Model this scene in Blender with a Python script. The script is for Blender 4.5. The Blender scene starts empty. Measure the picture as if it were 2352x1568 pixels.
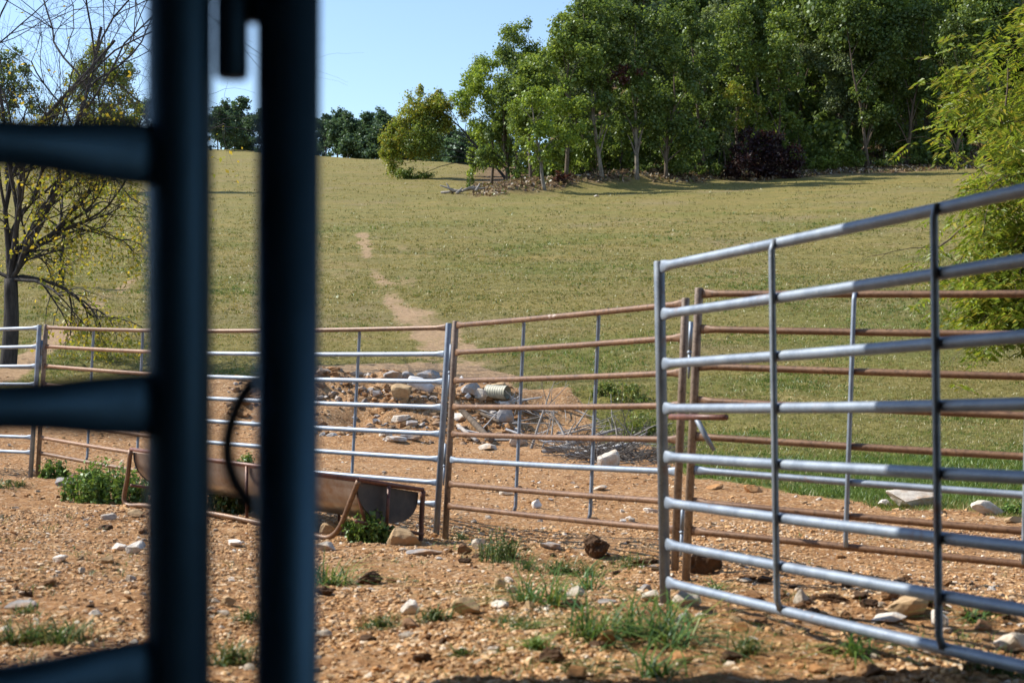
import bpy, bmesh, math
import numpy as np
from mathutils import Vector
C = bpy.context.scene.collection
scn = bpy.context.scene
R = math.radians
F = 3330.0            # focal length in units of a 2352 wide picture
CX, HY, CZ = 1176.0, 870.0, 1.30   # optical column, horizon row, eye height

# ------------------------------------------------------------ camera, sky, sun
cam = bpy.data.cameras.new('camera'); cam_o = bpy.data.objects.new('camera', cam); C.objects.link(cam_o)
cam_o.location = (0, 0, CZ); cam_o.rotation_euler = (R(90), 0, 0)
cam.sensor_width = 36; cam.lens = F / 2352 * 36; cam.shift_y = (HY - 784) / 2352
cam.clip_start = 0.05; cam.clip_end = 3000
cam.dof.use_dof = True; cam.dof.focus_distance = 36; cam.dof.aperture_fstop = 4.7
scn.camera = cam_o
AZ, EL = R(-76), R(43)
w = bpy.data.worlds.new('World'); scn.world = w; w.use_nodes = True
nt = w.node_tree; nt.nodes.clear()
sk = nt.nodes.new('ShaderNodeTexSky'); sk.sky_type = 'NISHITA'; sk.sun_disc = False
sk.sun_elevation = EL; sk.sun_rotation = AZ; sk.air_density = 1.0; sk.dust_density = 0.35; sk.ozone_density = 2.2
bg = nt.nodes.new('ShaderNodeBackground'); bg.inputs[1].default_value = 0.14
wo = nt.nodes.new('ShaderNodeOutputWorld')
nt.links.new(sk.outputs[0], bg.inputs[0]); nt.links.new(bg.outputs[0], wo.inputs[0])
sl = bpy.data.lights.new('sun', 'SUN'); sl.energy = 5.0; sl.angle = R(0.5); sl.color = (1.0, 0.93, 0.82)
so = bpy.data.objects.new('sun', sl); C.objects.link(so)
sdir = Vector((math.sin(AZ) * math.cos(EL), math.cos(AZ) * math.cos(EL), math.sin(EL)))
so.rotation_euler = (-sdir).to_track_quat('-Z', 'Y').to_euler(); so.location = (-20, 10, 30)
vs = scn.view_settings; vs.view_transform = 'Standard'; vs.look = 'None'; vs.exposure = 0.66; vs.gamma = 1.0
scn.cycles.max_bounces = 6; scn.cycles.transparent_max_bounces = 4; scn.cycles.use_denoising = True

# ------------------------------------------------------------ helpers
def setp(o, **k):
    for a, b in k.items():
        if b: o[a] = b
    return o

class MB:
    """collects geometry; build() links it as ONE mesh object"""
    def __init__(s): s.v = []; s.q = []; s.t = []; s.c = []; s.n = 0
    def add(s, v, q=None, t=None, col=None):
        v = np.asarray(v, float).reshape(-1, 3)
        if q is not None and len(q): s.q.append(np.asarray(q, int).reshape(-1, 4) + s.n)
        if t is not None and len(t): s.t.append(np.asarray(t, int).reshape(-1, 3) + s.n)
        if col is None: col = (0.5, 0.5, 0.5)
        col = np.asarray(col, float)
        if col.ndim == 1: col = np.repeat(col[None], len(v), 0)
        s.c.append(col); s.v.append(v); s.n += len(v); return s
    def mesh(s, name, mat, smooth=True):
        v = np.concatenate(s.v); q = np.concatenate(s.q) if s.q else np.zeros((0, 4), int)
        t = np.concatenate(s.t) if s.t else np.zeros((0, 3), int)
        me = bpy.data.meshes.new(name)
        me.vertices.add(len(v)); me.vertices.foreach_set('co', v.astype(np.float32).ravel())
        nl = len(q) * 4 + len(t) * 3
        me.loops.add(nl); me.loops.foreach_set('vertex_index', np.concatenate([q.ravel(), t.ravel()]).astype(np.int32))
        npol = len(q) + len(t); me.polygons.add(npol)
        st = np.concatenate([np.arange(len(q)) * 4, len(q) * 4 + np.arange(len(t)) * 3]).astype(np.int32)
        me.polygons.foreach_set('loop_start', st)
        me.polygons.foreach_set('use_smooth', np.full(npol, smooth))
        ca = me.color_attributes.new('Col', 'FLOAT_COLOR', 'POINT')
        c = np.concatenate(s.c); ca.data.foreach_set('color', np.concatenate([c, np.ones((len(c), 1))], 1).astype(np.float32).ravel())
        me.update(calc_edges=True); me.validate()
        me.materials.append(mat)
        return me
    def build(s, name, mat, parent=None, smooth=True, **props):
        o = bpy.data.objects.new(name, s.mesh(name, mat, smooth)); C.objects.link(o)
        if parent is not None:
            o.parent = parent; o.matrix_parent_inverse = parent.matrix_basis.inverted()
        setp(o, **props); return o

def thing(name, label, cat, loc, group=None):
    o = bpy.data.objects.new(name, None); C.objects.link(o); o.location = loc; o.empty_display_size = .1
    return setp(o, label=label, category=cat, group=group)

def copy_thing(o, loc, rz, sc, label=None, group=None):
    c = o.copy(); C.objects.link(c); c.location = loc; c.rotation_euler = (0, 0, rz); c.scale = sc
    if label: c['label'] = label
    if group: c['group'] = group
    for ch in list(o.children):
        d = ch.copy(); C.objects.link(d); d.parent = c
    return c

def nrm(a): return a / (np.linalg.norm(a, axis=-1, keepdims=True) + 1e-12)

def tube(mb, pts, rad, n=8, col=None, cap=True):
    pts = np.asarray(pts, float); m = len(pts); rad = np.broadcast_to(np.asarray(rad, float), (m,))
    tg = nrm(np.gradient(pts, axis=0)); ref = np.array([0, 0, 1.]) if abs(tg[0][2]) < .9 else np.array([1., 0, 0])
    V = []; a = np.arange(n) * 2 * math.pi / n
    u = nrm(np.cross(tg[0], ref))
    for i in range(m):
        u = nrm(u - tg[i] * np.dot(u, tg[i])); v = np.cross(tg[i], u)
        V.append(pts[i] + rad[i] * (np.cos(a)[:, None] * u + np.sin(a)[:, None] * v))
    V = np.concatenate(V)
    q = [(i * n + j, i * n + (j + 1) % n, (i + 1) * n + (j + 1) % n, (i + 1) * n + j) for i in range(m - 1) for j in range(n)]
    t = []
    if cap:
        V = np.concatenate([V, pts[:1], pts[-1:]]); k = m * n
        t = [(k, (j + 1) % n, j) for j in range(n)] + [(k + 1, (m - 1) * n + j, (m - 1) * n + (j + 1) % n) for j in range(n)]
    mb.add(V, q, t, col); return mb

def smooth_path(P, n=6):
    P = np.asarray(P, float); Q = np.concatenate([2 * P[:1] - P[1:2], P, 2 * P[-1:] - P[-2:-1]]); out = []
    for i in range(1, len(Q) - 2):
        for k in range(n):
            t = k / n; p0, p1, p2, p3 = Q[i - 1:i + 3]
            out.append(.5 * (2 * p1 + (p2 - p0) * t + (2 * p0 - 5 * p1 + 4 * p2 - p3) * t * t + (3 * p1 - p0 - 3 * p2 + p3) * t ** 3))
    out.append(P[-1]); return np.array(out)

def box(mb, o, ax, ay, az, col=None):
    o, ax, ay, az = [np.asarray(k, float) for k in (o, ax, ay, az)]
    v = [o + i * ax + j * ay + k * az for k in (0, 1) for j in (0, 1) for i in (0, 1)]
    mb.add(v, [(0, 2, 3, 1), (4, 5, 7, 6), (0, 1, 5, 4), (2, 6, 7, 3), (0, 4, 6, 2), (1, 3, 7, 5)], None, col); return mb

def U(px, py, Y):        # the place seen at a picture point, at forward distance Y
    return np.array([(px - CX) * Y / F, Y, CZ + (HY - py) * Y / F])

# value noise
def _h(ix, iy, s):
    n = (ix.astype(np.int64) * 374761393 + iy.astype(np.int64) * 668265263 + s * 1274126177) & 0xffffffff
    n = ((n ^ (n >> 13)) * 1274126177) & 0xffffffff
    return ((n ^ (n >> 16)) & 0xffff) / 65535.0
def vn(x, y, s=0):
    x = np.asarray(x, float); y = np.asarray(y, float)
    ix, iy = np.floor(x), np.floor(y); fx, fy = x - ix, y - iy
    fx = fx * fx * (3 - 2 * fx); fy = fy * fy * (3 - 2 * fy)
    a = _h(ix, iy, s) * (1 - fx) + _h(ix + 1, iy, s) * fx; b = _h(ix, iy + 1, s) * (1 - fx) + _h(ix + 1, iy + 1, s) * fx
    return a * (1 - fy) + b * fy - .5
def fbm(x, y, s=0, o=3):
    r = 0
    for k in range(o): r = r + vn(x * 2 ** k, y * 2 ** k, s + k * 7) / 2 ** k
    return r
def sp(x, w): return w * np.logaddexp(0, x / w)
def ss(x, a, b):
    t = np.clip((x - a) / (b - a), 0, 1); return t * t * (3 - 2 * t)

# ------------------------------------------------------------ terrain
CP = np.array([(.71, 6.7, .28), (1.05, 8.68, .10), (1.0, 9.06, .062), (-.58, 11.7, -.01), (-3.07, 13.9, .06), (-5.3, 16.3, .17),
    (3.55, 7.1, .03), (4.4, 16, 0), (0, 5, .25), (-2, 5, .27), (2, 4.6, .29), (1.4, 4.9, .30), (0, 1, .28), (0, -5, .28), (-3, 8, .2),
    (-1.1, 10.9, .08), (-2, 12, .14), (-3.4, 12.9, .18), (0, 16, 0), (3, 18, 0), (6, 14, 0), (8, 10, 0), (-3, 22, .05), (0, 24, 0),
    (-8, 22, .3), (4, 24, .1), (10, 20, .2), (-10, 12, .4), (10, 5, .1), (-10, 5, .35), (2.2, 6.2, .2), (2.5, 9.5, .0), (0, 8, .17), (-1.5, 7, .22)])
def edgeY(x, y):                  # forest edge distance
    u = x / np.maximum(y, 1) * F + CX
    return np.interp(u, [900, 1060, 1250, 1450, 1700, 2000, 2200, 2600], [106, 108, 113, 118, 122, 126, 128, 128])
def G0(x, y):
    x = np.asarray(x, float); y = np.asarray(y, float)
    W = 0; Z = 0
    yc = np.clip(y, -20, 40); xc = np.clip(x, -14, 14)
    for a, b, c in CP:
        k = 1 / ((xc - a) ** 2 + (yc - b) ** 2 + .6) ** 2; W = W + k; Z = Z + k * c
    z = Z / W
    s = .175 + .0004 * np.clip(x, 0, 60)
    z = z + s * sp(y - 24, 2.5)
    u = x / np.maximum(y, 1)
    yc = 204 - 2.1 * np.clip(x, -70, 0) + 12 * np.clip(x - 4, 0, 60)
    z = z - .42 * sp(y - yc, 6)
    z = z + .2 * sp(y - edgeY(x, y) - 6, 4) * ss(u, .01, .07)
    # dirt mound, gully and bank behind the pens
    z = z + .62 * np.exp(-((x + 2.3) / 2.5) ** 2 - ((y - 26.9) / 1.25) ** 2)
    z = z + .36 * np.exp(-((x + 6.5) / 3.5) ** 2 - ((y - 27.5) / 1.6) ** 2)
    z = z - .5 * np.exp(-((x - 1.5) / 1.5) ** 2 - ((y - 24.8) / 1.0) ** 2)
    z = z + .42 * np.exp(-((x - 2.0) / 2.2) ** 2 - ((y - 27.3) / 1.1) ** 2)
    # spoil bank at the forest edge
    d = y - edgeY(x, y)
    z = z + 1.1 * np.exp(-(d / 3.5) ** 2) * ss(u, -.03, .0) * (1 - ss(u, .1, .16))
    # soil ridges along the feet of the far and right panels
    z = z + .06 * np.exp(-((x - .25) / .5) ** 2 - ((y - 10.0) / .35) ** 2) + .10 * np.exp(-((x - 2.2) / .7) ** 2 - ((y - 7.0) / .35) ** 2)
    return z
def G(x, y):
    x = np.asarray(x, float); y = np.asarray(y, float)
    z = G0(x, y)
    nr = 1 - ss(y, 30, 45)
    z = z + nr * (.06 * fbm(x * .9, y * .9, 3, 2) + .028 * fbm(x * 4.2, y * 4.2, 11, 3) + .012 * fbm(x * 17, y * 17, 31, 2))
    md = np.exp(-((x + 2.0) / 3.4) ** 2 - ((y - 26.3) / 1.8) ** 2)
    z = z + md * (.42 * fbm(x * 1.5, y * 1.5, 5, 3))
    z = z + ss(y, 28, 60) * (.5 * vn(x / 14, y / 14, 9) + .12 * fbm(x / 2.5, y / 2.5, 13, 2))
    return z
_Y = np.concatenate([np.arange(3, 40, .03), np.geomspace(40, 600, 3000)])
def GP(px, py, lo=3.0):            # where the line of sight at a picture point meets the ground
    y = _Y[_Y >= lo]; x = (px - CX) * y / F; zr = CZ + (HY - py) * y / F
    h = np.nonzero(G(x, y) >= zr)[0]
    i = h[0] if len(h) else len(y) - 1
    return np.array([x[i], y[i], float(G(x[i], y[i]))])
def PX(x, y): return x / np.maximum(y, .5) * F + CX

def growaxis(lo, hi, step, g, a, b):
    xs = list(np.arange(a, b, step)); s = step; x = xs[-1]
    while x < hi: s *= g; x += s; xs.append(x)
    s = step; x = xs[0]; L = []
    while x > lo: s *= g; x -= s; L.append(x)
    return np.array(L[::-1] + xs)
gx = growaxis(-900, 900, .06, 1.03, -7, 7); gy = growaxis(-60, 900, .055, 1.014, 4, 19)
XX, YY = np.meshgrid(gx, gy); ZZ = G(XX, YY)
nx, ny = len(gx), len(gy)
idx = np.arange(nx * ny).reshape(ny, nx)
quads = np.stack([idx[:-1, :-1], idx[:-1, 1:], idx[1:, 1:], idx[1:, :-1]], -1).reshape(-1, 4)

def dirt_mask(x, y):
    u = PX(x, y)
    e = np.interp(u, [-500, 0, 330, 700, 1100, 1250, 1380, 1500, 1600, 1900, 2352, 3500], [26, 26, 27, 32, 33, 28.5, 26, 22, 18.6, 15.6, 12.8, 8.5])
    d = e - y + 1.4 * fbm(x * .8, y * .8, 21, 3)
    m = ss(d, -.7, .7)
    # wheel track up the pasture
    for P, wd, st in (([(-2.3, 32), (-3.0, 40), (-3.9, 46), (-5.5, 56), (-7.2, 70), (-8.5, 84)], .38, .52),
                      ([(-1.2, 32), (-2.2, 38), (-2.9, 43), (-3.3, 46.5)], .8, .85), ([(-3.4, 47), (-4.0, 56), (-5.5, 70)], .4, .42),
                      ([(-10.5, 28), (-11.2, 34), (-12.2, 41), (-12.8, 48), (-12.5, 56)], .42, .72)):
        P = np.array(P); cx = np.interp(y, P[:, 1], P[:, 0]); k = ss(y, P[0, 1] - 1, P[0, 1]) * (1 - ss(y, P[-1, 1] - 6, P[-1, 1]))
        dd = np.abs(x - cx) / wd + .8 * fbm(x * 1.1, y * .7, 41, 3)
        m = np.maximum(m, st * k * (1 - ss(dd, .4, 1.4)) * np.clip(.85 + 1.1 * fbm(x * .5, y * .3, 43, 3), .55, 1.1))
    m = np.maximum(m, .42 * ss(fbm(x * .25, y * .12, 71, 3), .30, .5) * ss(y, 32, 40) * (1 - ss(y, 50, 85)) * ss(u, 500, 700) * (1 - ss(u, 950, 1100)))
    return np.clip(m, 0, 1)
def litter_mask(x, y):
    u = PX(x, y); d = y - edgeY(x, y) + 3.5 * fbm(x / 3, y / 3, 51, 3) + 2.5
    return ss(d, -.6, .8) * ss(u, 1040, 1150)
def lush_mask(x, y):
    u = PX(x, y)
    return ss(u, 1250, 1500) * (1 - ss(y, 16, 30)) + .45 * ss(fbm(x / 5, y / 5, 61, 3), .05, .4) * (1 - ss(y, 60, 120)) + .2 * (1 - ss(u, 100, 420)) * (1 - ss(y, 30, 45))
mk = np.stack([dirt_mask(XX, YY), np.clip(lush_mask(XX, YY), 0, 1), litter_mask(XX, YY)], -1).reshape(-1, 3)

# ------------------------------------------------------------ materials
class N:
    """small node helper"""
    def __init__(s, name):
        s.m = bpy.data.materials.new(name); s.m.use_nodes = True; s.t = s.m.node_tree; s.t.nodes.clear()
        s.out = s.n('OutputMaterial')
    def n(s, k, **p):
        o = s.t.nodes.new('ShaderNode' + k)
        for a, b in p.items(): setattr(o, a, b)
        return o
    def L(s, a, b): s.t.links.new(a, b)
    def pos(s, obj=False):
        return s.n('TexCoord').outputs['Object'] if obj else s.n('NewGeometry').outputs['Position']
    def noise(s, vec, scale, detail=4, rough=.55, dist=0):
        o = s.n('TexNoise'); o.inputs['Scale'].default_value = scale; o.inputs['Detail'].default_value = detail
        o.inputs['Roughness'].default_value = rough; o.inputs['Distortion'].default_value = dist; s.L(vec, o.inputs['Vector']); return o.outputs[0]
    def ramp(s, fac, stops):
        o = s.n('ValToRGB'); e = o.color_ramp.elements
        while len(e) < len(stops): e.new(.5)
        for k, (p, c) in zip(e, stops): k.position = p; k.color = (*c, 1) if len(c) == 3 else c
        s.L(fac, o.inputs[0]); return o.outputs[0]
    def mix(s, f, a, b, mode='MIX'):
        o = s.n('Mix', data_type='RGBA', blend_type=mode)
        for i, x in ((0, f), (6, a), (7, b)):
            if isinstance(x, (int, float)): o.inputs[i].default_value = x
            elif isinstance(x, tuple): o.inputs[i].default_value = (*x, 1)
            else: s.L(x, o.inputs[i])
        return o.outputs[2]
    def math(s, op, a, b=0.):
        o = s.n('Math', operation=op)
        for i, x in ((0, a), (1, b)):
            if isinstance(x, (int, float)): o.inputs[i].default_value = x
            else: s.L(x, o.inputs[i])
        return o.outputs[0]
    def bump(s, h, strength, dist):
        o = s.n('Bump'); o.inputs['Strength'].default_value = strength; o.inputs['Distance'].default_value = dist; s.L(h, o.inputs['Height']); return o.outputs[0]
    def pbr(s, col, rough=.6, metal=0., normal=None, spec=.5):
        o = s.n('BsdfPrincipled')
        for k, x in (('Base Color', col), ('Roughness', rough), ('Metallic', metal), ('Specular IOR Level', spec)):
            if isinstance(x, tuple): o.inputs[k].default_value = (*x, 1)
            elif isinstance(x, (int, float)): o.inputs[k].default_value = x
            else: s.L(x, o.inputs[k])
        if normal is not None: s.L(normal, o.inputs['Normal'])
        s.L(o.outputs[0], s.out.inputs[0]); return s.m
    def attr(s, name='Col'):
        return s.n('Attribute', attribute_name=name).outputs['Color']

def m_ground():
    k = N('ground_soil_and_pasture'); p = k.pos()
    sep = k.n('SeparateColor'); k.L(k.attr(), sep.inputs[0]); D, Lu, Li = sep.outputs
    # soil
    v = k.n('TexVoronoi'); v.inputs['Scale'].default_value = 38; k.L(p, v.inputs['Vector'])
    sv = k.n('SeparateColor'); k.L(v.outputs['Color'], sv.inputs[0])
    cell = k.ramp(sv.outputs[0], [(0, (.12, .055, .02)), (.35, (.27, .13, .052)), (.62, (.36, .20, .09)), (.85, (.50, .32, .17)), (1, (.62, .52, .40))])
    big = k.ramp(k.noise(p, .7, 6, .65), [(.3, (.35, .175, .065)), (.5, (.48, .265, .115)), (.7, (.57, .36, .19))])
    soil = k.mix(.55, big, cell)
    n2 = k.noise(p, 9, 6, .7)
    soil = k.mix(k.ramp(n2, [(.33, (1, 1, 1)), (.5, (0, 0, 0))]), soil, (.21, .10, .042), 'MIX')
    # pasture
    a = k.ramp(k.noise(p, .09, 5, .6), [(.3, (.20, .19, .05)), (.45, (.28, .22, .075)), (.58, (.22, .205, .055)), (.72, (.33, .25, .10))])
    b = k.ramp(k.noise(p, 1.4, 8, .72), [(.36, (.09, .095, .022)), (.5, (.22, .19, .058)), (.64, (.38, .30, .125))])
    gr = k.mix(.6, a, b)
    fl = k.n('TexNoise'); fl.inputs['Scale'].default_value = 9; fl.inputs['Detail'].default_value = 6; fl.inputs['Roughness'].default_value = .8; k.L(p, fl.inputs['Vector'])
    gr = k.mix(.6, gr, k.ramp(fl.outputs[0], [(.38, (.10, .10, .026)), (.5, (.22, .19, .058)), (.62, (.36, .29, .13))]))
    lush = k.ramp(k.noise(p, 3.5, 8, .75), [(.3, (.04, .075, .012)), (.5, (.10, .155, .025)), (.72, (.19, .22, .05))])
    gr = k.mix(k.math('MULTIPLY', Lu, .75), gr, lush)
    mp = k.n('Mapping'); mp.inputs['Scale'].default_value = (.05, .5, .5); mp.inputs['Rotation'].default_value = (0, 0, .12); k.L(p, mp.inputs[0])
    gr = k.mix(1.0, gr, k.ramp(k.noise(mp.outputs[0], 1.0, 6, .65), [(.32, (.70, .76, .70)), (.5, (.86, .86, .84)), (.68, (.98, .90, .86))]), 'MULTIPLY')
    gr = k.mix(k.ramp(k.noise(p, .16, 7, .7), [(.52, (0, 0, 0)), (.66, (.6, .6, .6))]), gr, (.225, .175, .095))
    # wear: bare soil showing through
    wear = k.ramp(k.noise(p, .35, 8, .7), [(.58, (0, 0, 0)), (.72, (.55, .55, .55))])
    gr = k.mix(wear, gr, (.24, .165, .10))
    # forest floor
    lit = k.ramp(k.noise(p, 1.6, 8, .75), [(.3, (.04, .028, .016)), (.5, (.14, .09, .05)), (.62, (.26, .18, .11)), (.75, (.42, .34, .25))])
    e1 = k.math('ADD', D, k.math('MULTIPLY', k.math('SUBTRACT', k.noise(p, 5, 6, .7), .5), .9))
    e1 = k.ramp(e1, [(.4, (0, 0, 0)), (.6, (1, 1, 1))])
    # paler, packed soil on the track and road
    far = k.n('SeparateXYZ'); k.L(p, far.inputs[0])
    fy = k.n('MapRange'); fy.inputs[1].default_value = 24; fy.inputs[2].default_value = 33; k.L(far.outputs[1], fy.inputs[0])
    soil = k.mix(k.math('MULTIPLY', fy.outputs[0], .75), soil, k.ramp(n2, [(.3, (.27, .185, .105)), (.7, (.44, .325, .21))]))
    c = k.mix(e1, gr, soil); c = k.mix(Li, c, lit)
    h = k.math('ADD', k.math('MULTIPLY', v.outputs['Distance'], -.6), k.math('MULTIPLY', n2, 2.0))
    h2 = k.math('MULTIPLY', k.noise(p, 3.0, 8, .75), 1.0)
    b1 = k.bump(h, .9, .02); bb = k.n('Bump'); bb.inputs['Strength'].default_value = .8; bb.inputs['Distance'].default_value = .12
    k.L(h2, bb.inputs['Height']); k.L(b1, bb.inputs['Normal'])
    return k.pbr(c, .95, 0, bb.outputs[0], .15)

def m_galv(name='galvanised_steel', base=(.36, .40, .45), dark=(.20, .24, .29), rust=.58, ob=(.20, .09, .045), spk=.6):
    k = N(name); p = k.pos(True)
    n = k.noise(p, 9, 6, .65); s = k.noise(p, 70, 3, .6)
    c = k.mix(k.ramp(n, [(.35, (0, 0, 0)), (.65, (1, 1, 1))]), dark, base)
    c = k.mix(k.ramp(s, [(.60, (0, 0, 0)), (.74, (spk, spk, spk))]), c, (.40, .43, .46))
    r = k.ramp(k.noise(p, 3.3, 9, .75, .4), [(rust, (0, 0, 0)), (rust + .10, (1, 1, 1))])
    c = k.mix(r, c, ob)
    ro = k.math('ADD', k.math('MULTIPLY', n, .25), .42)
    me = k.math('SUBTRACT', .72 if spk == 0 else .5, k.math('MULTIPLY', r, .45))
    return k.pbr(c, ro, me, k.bump(s, .12, .003))
def m_rust(name, a, b, c2, amt=.5):
    k = N(name); p = k.pos(True)
    n = k.noise(p, 5, 9, .75, .3); s = k.noise(p, 45, 6, .7)
    c = k.ramp(n, [(.3, a), (.5, b), (.68, c2)])
    c = k.mix(k.ramp(s, [(.35, (.8, .8, .8)), (.5, (0, 0, 0))]), c, tuple(x * .45 for x in a))
    c = k.mix(k.ramp(k.noise(p, 2.2, 6, .8), [(.66, (0, 0, 0)), (.72, (.75, .75, .75))]), c, (.50, .42, .36))
    return k.pbr(c, k.math('ADD', k.math('MULTIPLY', s, .25), .36), .12, k.bump(s, .3, .002), .5)
def m_leaf(name, tr=.48, gloss=.025):
    k = N(name); c = k.attr()
    d = k.n('BsdfDiffuse'); k.L(c, d.inputs[0])
    t = k.n('BsdfTranslucent'); k.L(k.mix(.5, c, k.mix(1.0, c, (1.25, 1.2, .45), 'MULTIPLY')), t.inputs[0])
    g = k.n('BsdfGlossy'); g.inputs['Roughness'].default_value = .42; g.inputs[0].default_value = (.8, .9, .9, 1)
    a = k.n('MixShader'); a.inputs[0].default_value = tr; k.L(d.outputs[0], a.inputs[1]); k.L(t.outputs[0], a.inputs[2])
    b = k.n('MixShader'); b.inputs[0].default_value = gloss; k.L(a.outputs[0], b.inputs[1]); k.L(g.outputs[0], b.inputs[2])
    k.L(b.outputs[0], k.out.inputs[0]); return k.m
def m_bark(name, a, b):
    k = N(name); p = k.pos(True)
    mp = k.n('Mapping'); mp.inputs['Scale'].default_value = (1, 1, .22); k.L(p, mp.inputs[0])
    n = k.noise(mp.outputs[0], 9, 7, .7)
    return k.pbr(k.ramp(n, [(.35, a), (.65, b)]), .9, 0, k.bump(n, .8, .04), .2)
def m_stone(name='stone'):
    k = N(name); c = k.attr(); p = k.pos(True)
    n = k.noise(p, 14, 8, .7); n2 = k.noise(p, 4, 5, .6)
    v = k.mix(1.0, c, k.ramp(n, [(.3, (.62, .56, .5)), (.55, (1, 1, 1)), (.75, (1.1, 1.08, 1.05))]), 'MULTIPLY')
    v = k.mix(k.ramp(n2, [(.48, (0, 0, 0)), (.64, (.75, .75, .75))]), v, (.38, .22, .105))
    return k.pbr(v, .9, 0, k.bump(n, .6, .02), .25)
def m_wood(name, a, b):
    k = N(name); p = k.pos(True); n = k.noise(p, 6, 8, .7, .5)
    return k.pbr(k.ramp(n, [(.3, a), (.7, b)]), .85, 0, k.bump(n, .6, .02), .2)

GROUND = m_ground()
GALV = m_galv(base=(.25, .29, .34), dark=(.15, .18, .23)); GALV2 = m_galv('weathered_galvanised_steel', (.27, .32, .39), (.18, .22, .28), .62)
NEARSTEEL = m_galv('shade_tinted_galvanised_steel', (.058, .143, .255), (.048, .12, .215), .9, spk=0)  # dark navy base: the shade over the near posts is put into the colour
RUSTY = m_rust('rusty_brown_steel', (.105, .05, .024), (.165, .086, .042), (.235, .13, .068))
RUSTORANGE = m_rust('orange_rusted_steel', (.16, .075, .035), (.245, .13, .07), (.31, .185, .105))
RUSTPOST = m_rust('weathered_brown_grey_steel', (.13, .085, .06), (.22, .165, .125), (.28, .21, .15))
RUSTDARK = m_rust('dark_rusted_steel', (.07, .028, .02), (.14, .055, .038), (.20, .09, .06))
LEAF = m_leaf('leaf'); LEAFNEAR = m_leaf('near_leaf', .5, .02); GRASS = m_leaf('grass_blade', .3, .03)  # near leaves differ only in translucency and gloss
BARK = m_bark('brown_bark', (.05, .038, .028), (.16, .125, .095)); PALEBARK = m_bark('pale_bark', (.085, .072, .058), (.26, .232, .195)); DARKBARK = m_bark('dark_bark', (.018, .017, .018), (.075, .068, .065))
STONE = m_stone(); DEADWOOD = m_wood('dead_grey_wood', (.16, .14, .12), (.42, .39, .36)); SHEDWOOD = m_wood('dark_shed_wood', (.03, .022, .016), (.07, .05, .036))
SOILCLOD = m_wood('soil_clod', (.11, .055, .022), (.26, .14, .065)); CLOD = m_wood('dark_clod', (.03, .018, .01), (.13, .07, .035))

# ground sheet
mb = MB(); mb.add(np.stack([XX, YY, ZZ], -1).reshape(-1, 3), quads, None, mk)
mb.build('ground', GROUND, kind='structure')

# ------------------------------------------------------------ open shed over the camera (shades the near gate)
sh = thing('shed', 'dark open fronted shed roof over the viewpoint, shading the nearest posts', 'shed', (0, 0, .3))
mb = MB(); box(mb, (-8, -6, 3.05), (15.5, 0, 0), (0, 11.72, .41), (0, 0, .06)); mb.build('roof', SHEDWOOD, sh, False)
mb = MB(); box(mb, (-8, -6, .1), (15.5, 0, 0), (0, .08, 0), (0, 0, 2.94)); mb.build('back_wall', SHEDWOOD, sh, False)
for x0 in (-8,):
    mb = MB(); box(mb, (x0, -5.91, .1), (.08, 0, 0), (0, 7.9, 0), (0, 0, 2.93)); mb.build('side_wall', SHEDWOOD, sh, False)
for x0 in (-7.9, 7.3):
    mb = MB(); tube(mb, [(x0, 5.9, 0), (x0, 5.9, 3.46)], .08, 10); mb.build('support_post', SHEDWOOD, sh)

# ------------------------------------------------------------ corral panels
RF = np.array([0, .15, .306, .451, .602, .744, .878, 1.0])
def rail_mesh(p0, p1, r, flare=.11, n=14):
    p0, p1 = np.asarray(p0, float), np.asarray(p1, float); L = np.linalg.norm(p1 - p0); d = (p1 - p0) / L
    up = np.array([0, 0, 1.]); side = nrm(np.cross(d, up)); up = np.cross(side, d)
    s = np.unique(np.concatenate([[0, .02, .04, .06, .085, flare], np.linspace(flare, L - flare, 14), L - np.array([0, .02, .04, .06, .085, flare])]))
    a = np.arange(n) * 2 * math.pi / n; V = []
    for x in s:
        e = 1 - ss(min(x, L - x), .015, flare)
        rv, rh = r * (1 + .38 * e), r * (1 - .55 * e)
        sag = -.006 * math.sin(math.pi * x / L)
        V.append(p0 + d * x + up * sag + np.cos(a)[:, None] * side * rh + np.sin(a)[:, None] * up * rv)
    m = len(s); V = np.concatenate(V + [p0[None], p1[None]])
    q = [(i * n + j, i * n + (j + 1) % n, (i + 1) * n + (j + 1) % n, (i + 1) * n + j) for i in range(m - 1) for j in range(n)]
    k = m * n; t = [(k, (j + 1) % n, j) for j in range(n)] + [(k + 1, (m - 1) * n + j, (m - 1) * n + (j + 1) % n) for j in range(n)]
    return MB().add(V, q, t)
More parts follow.
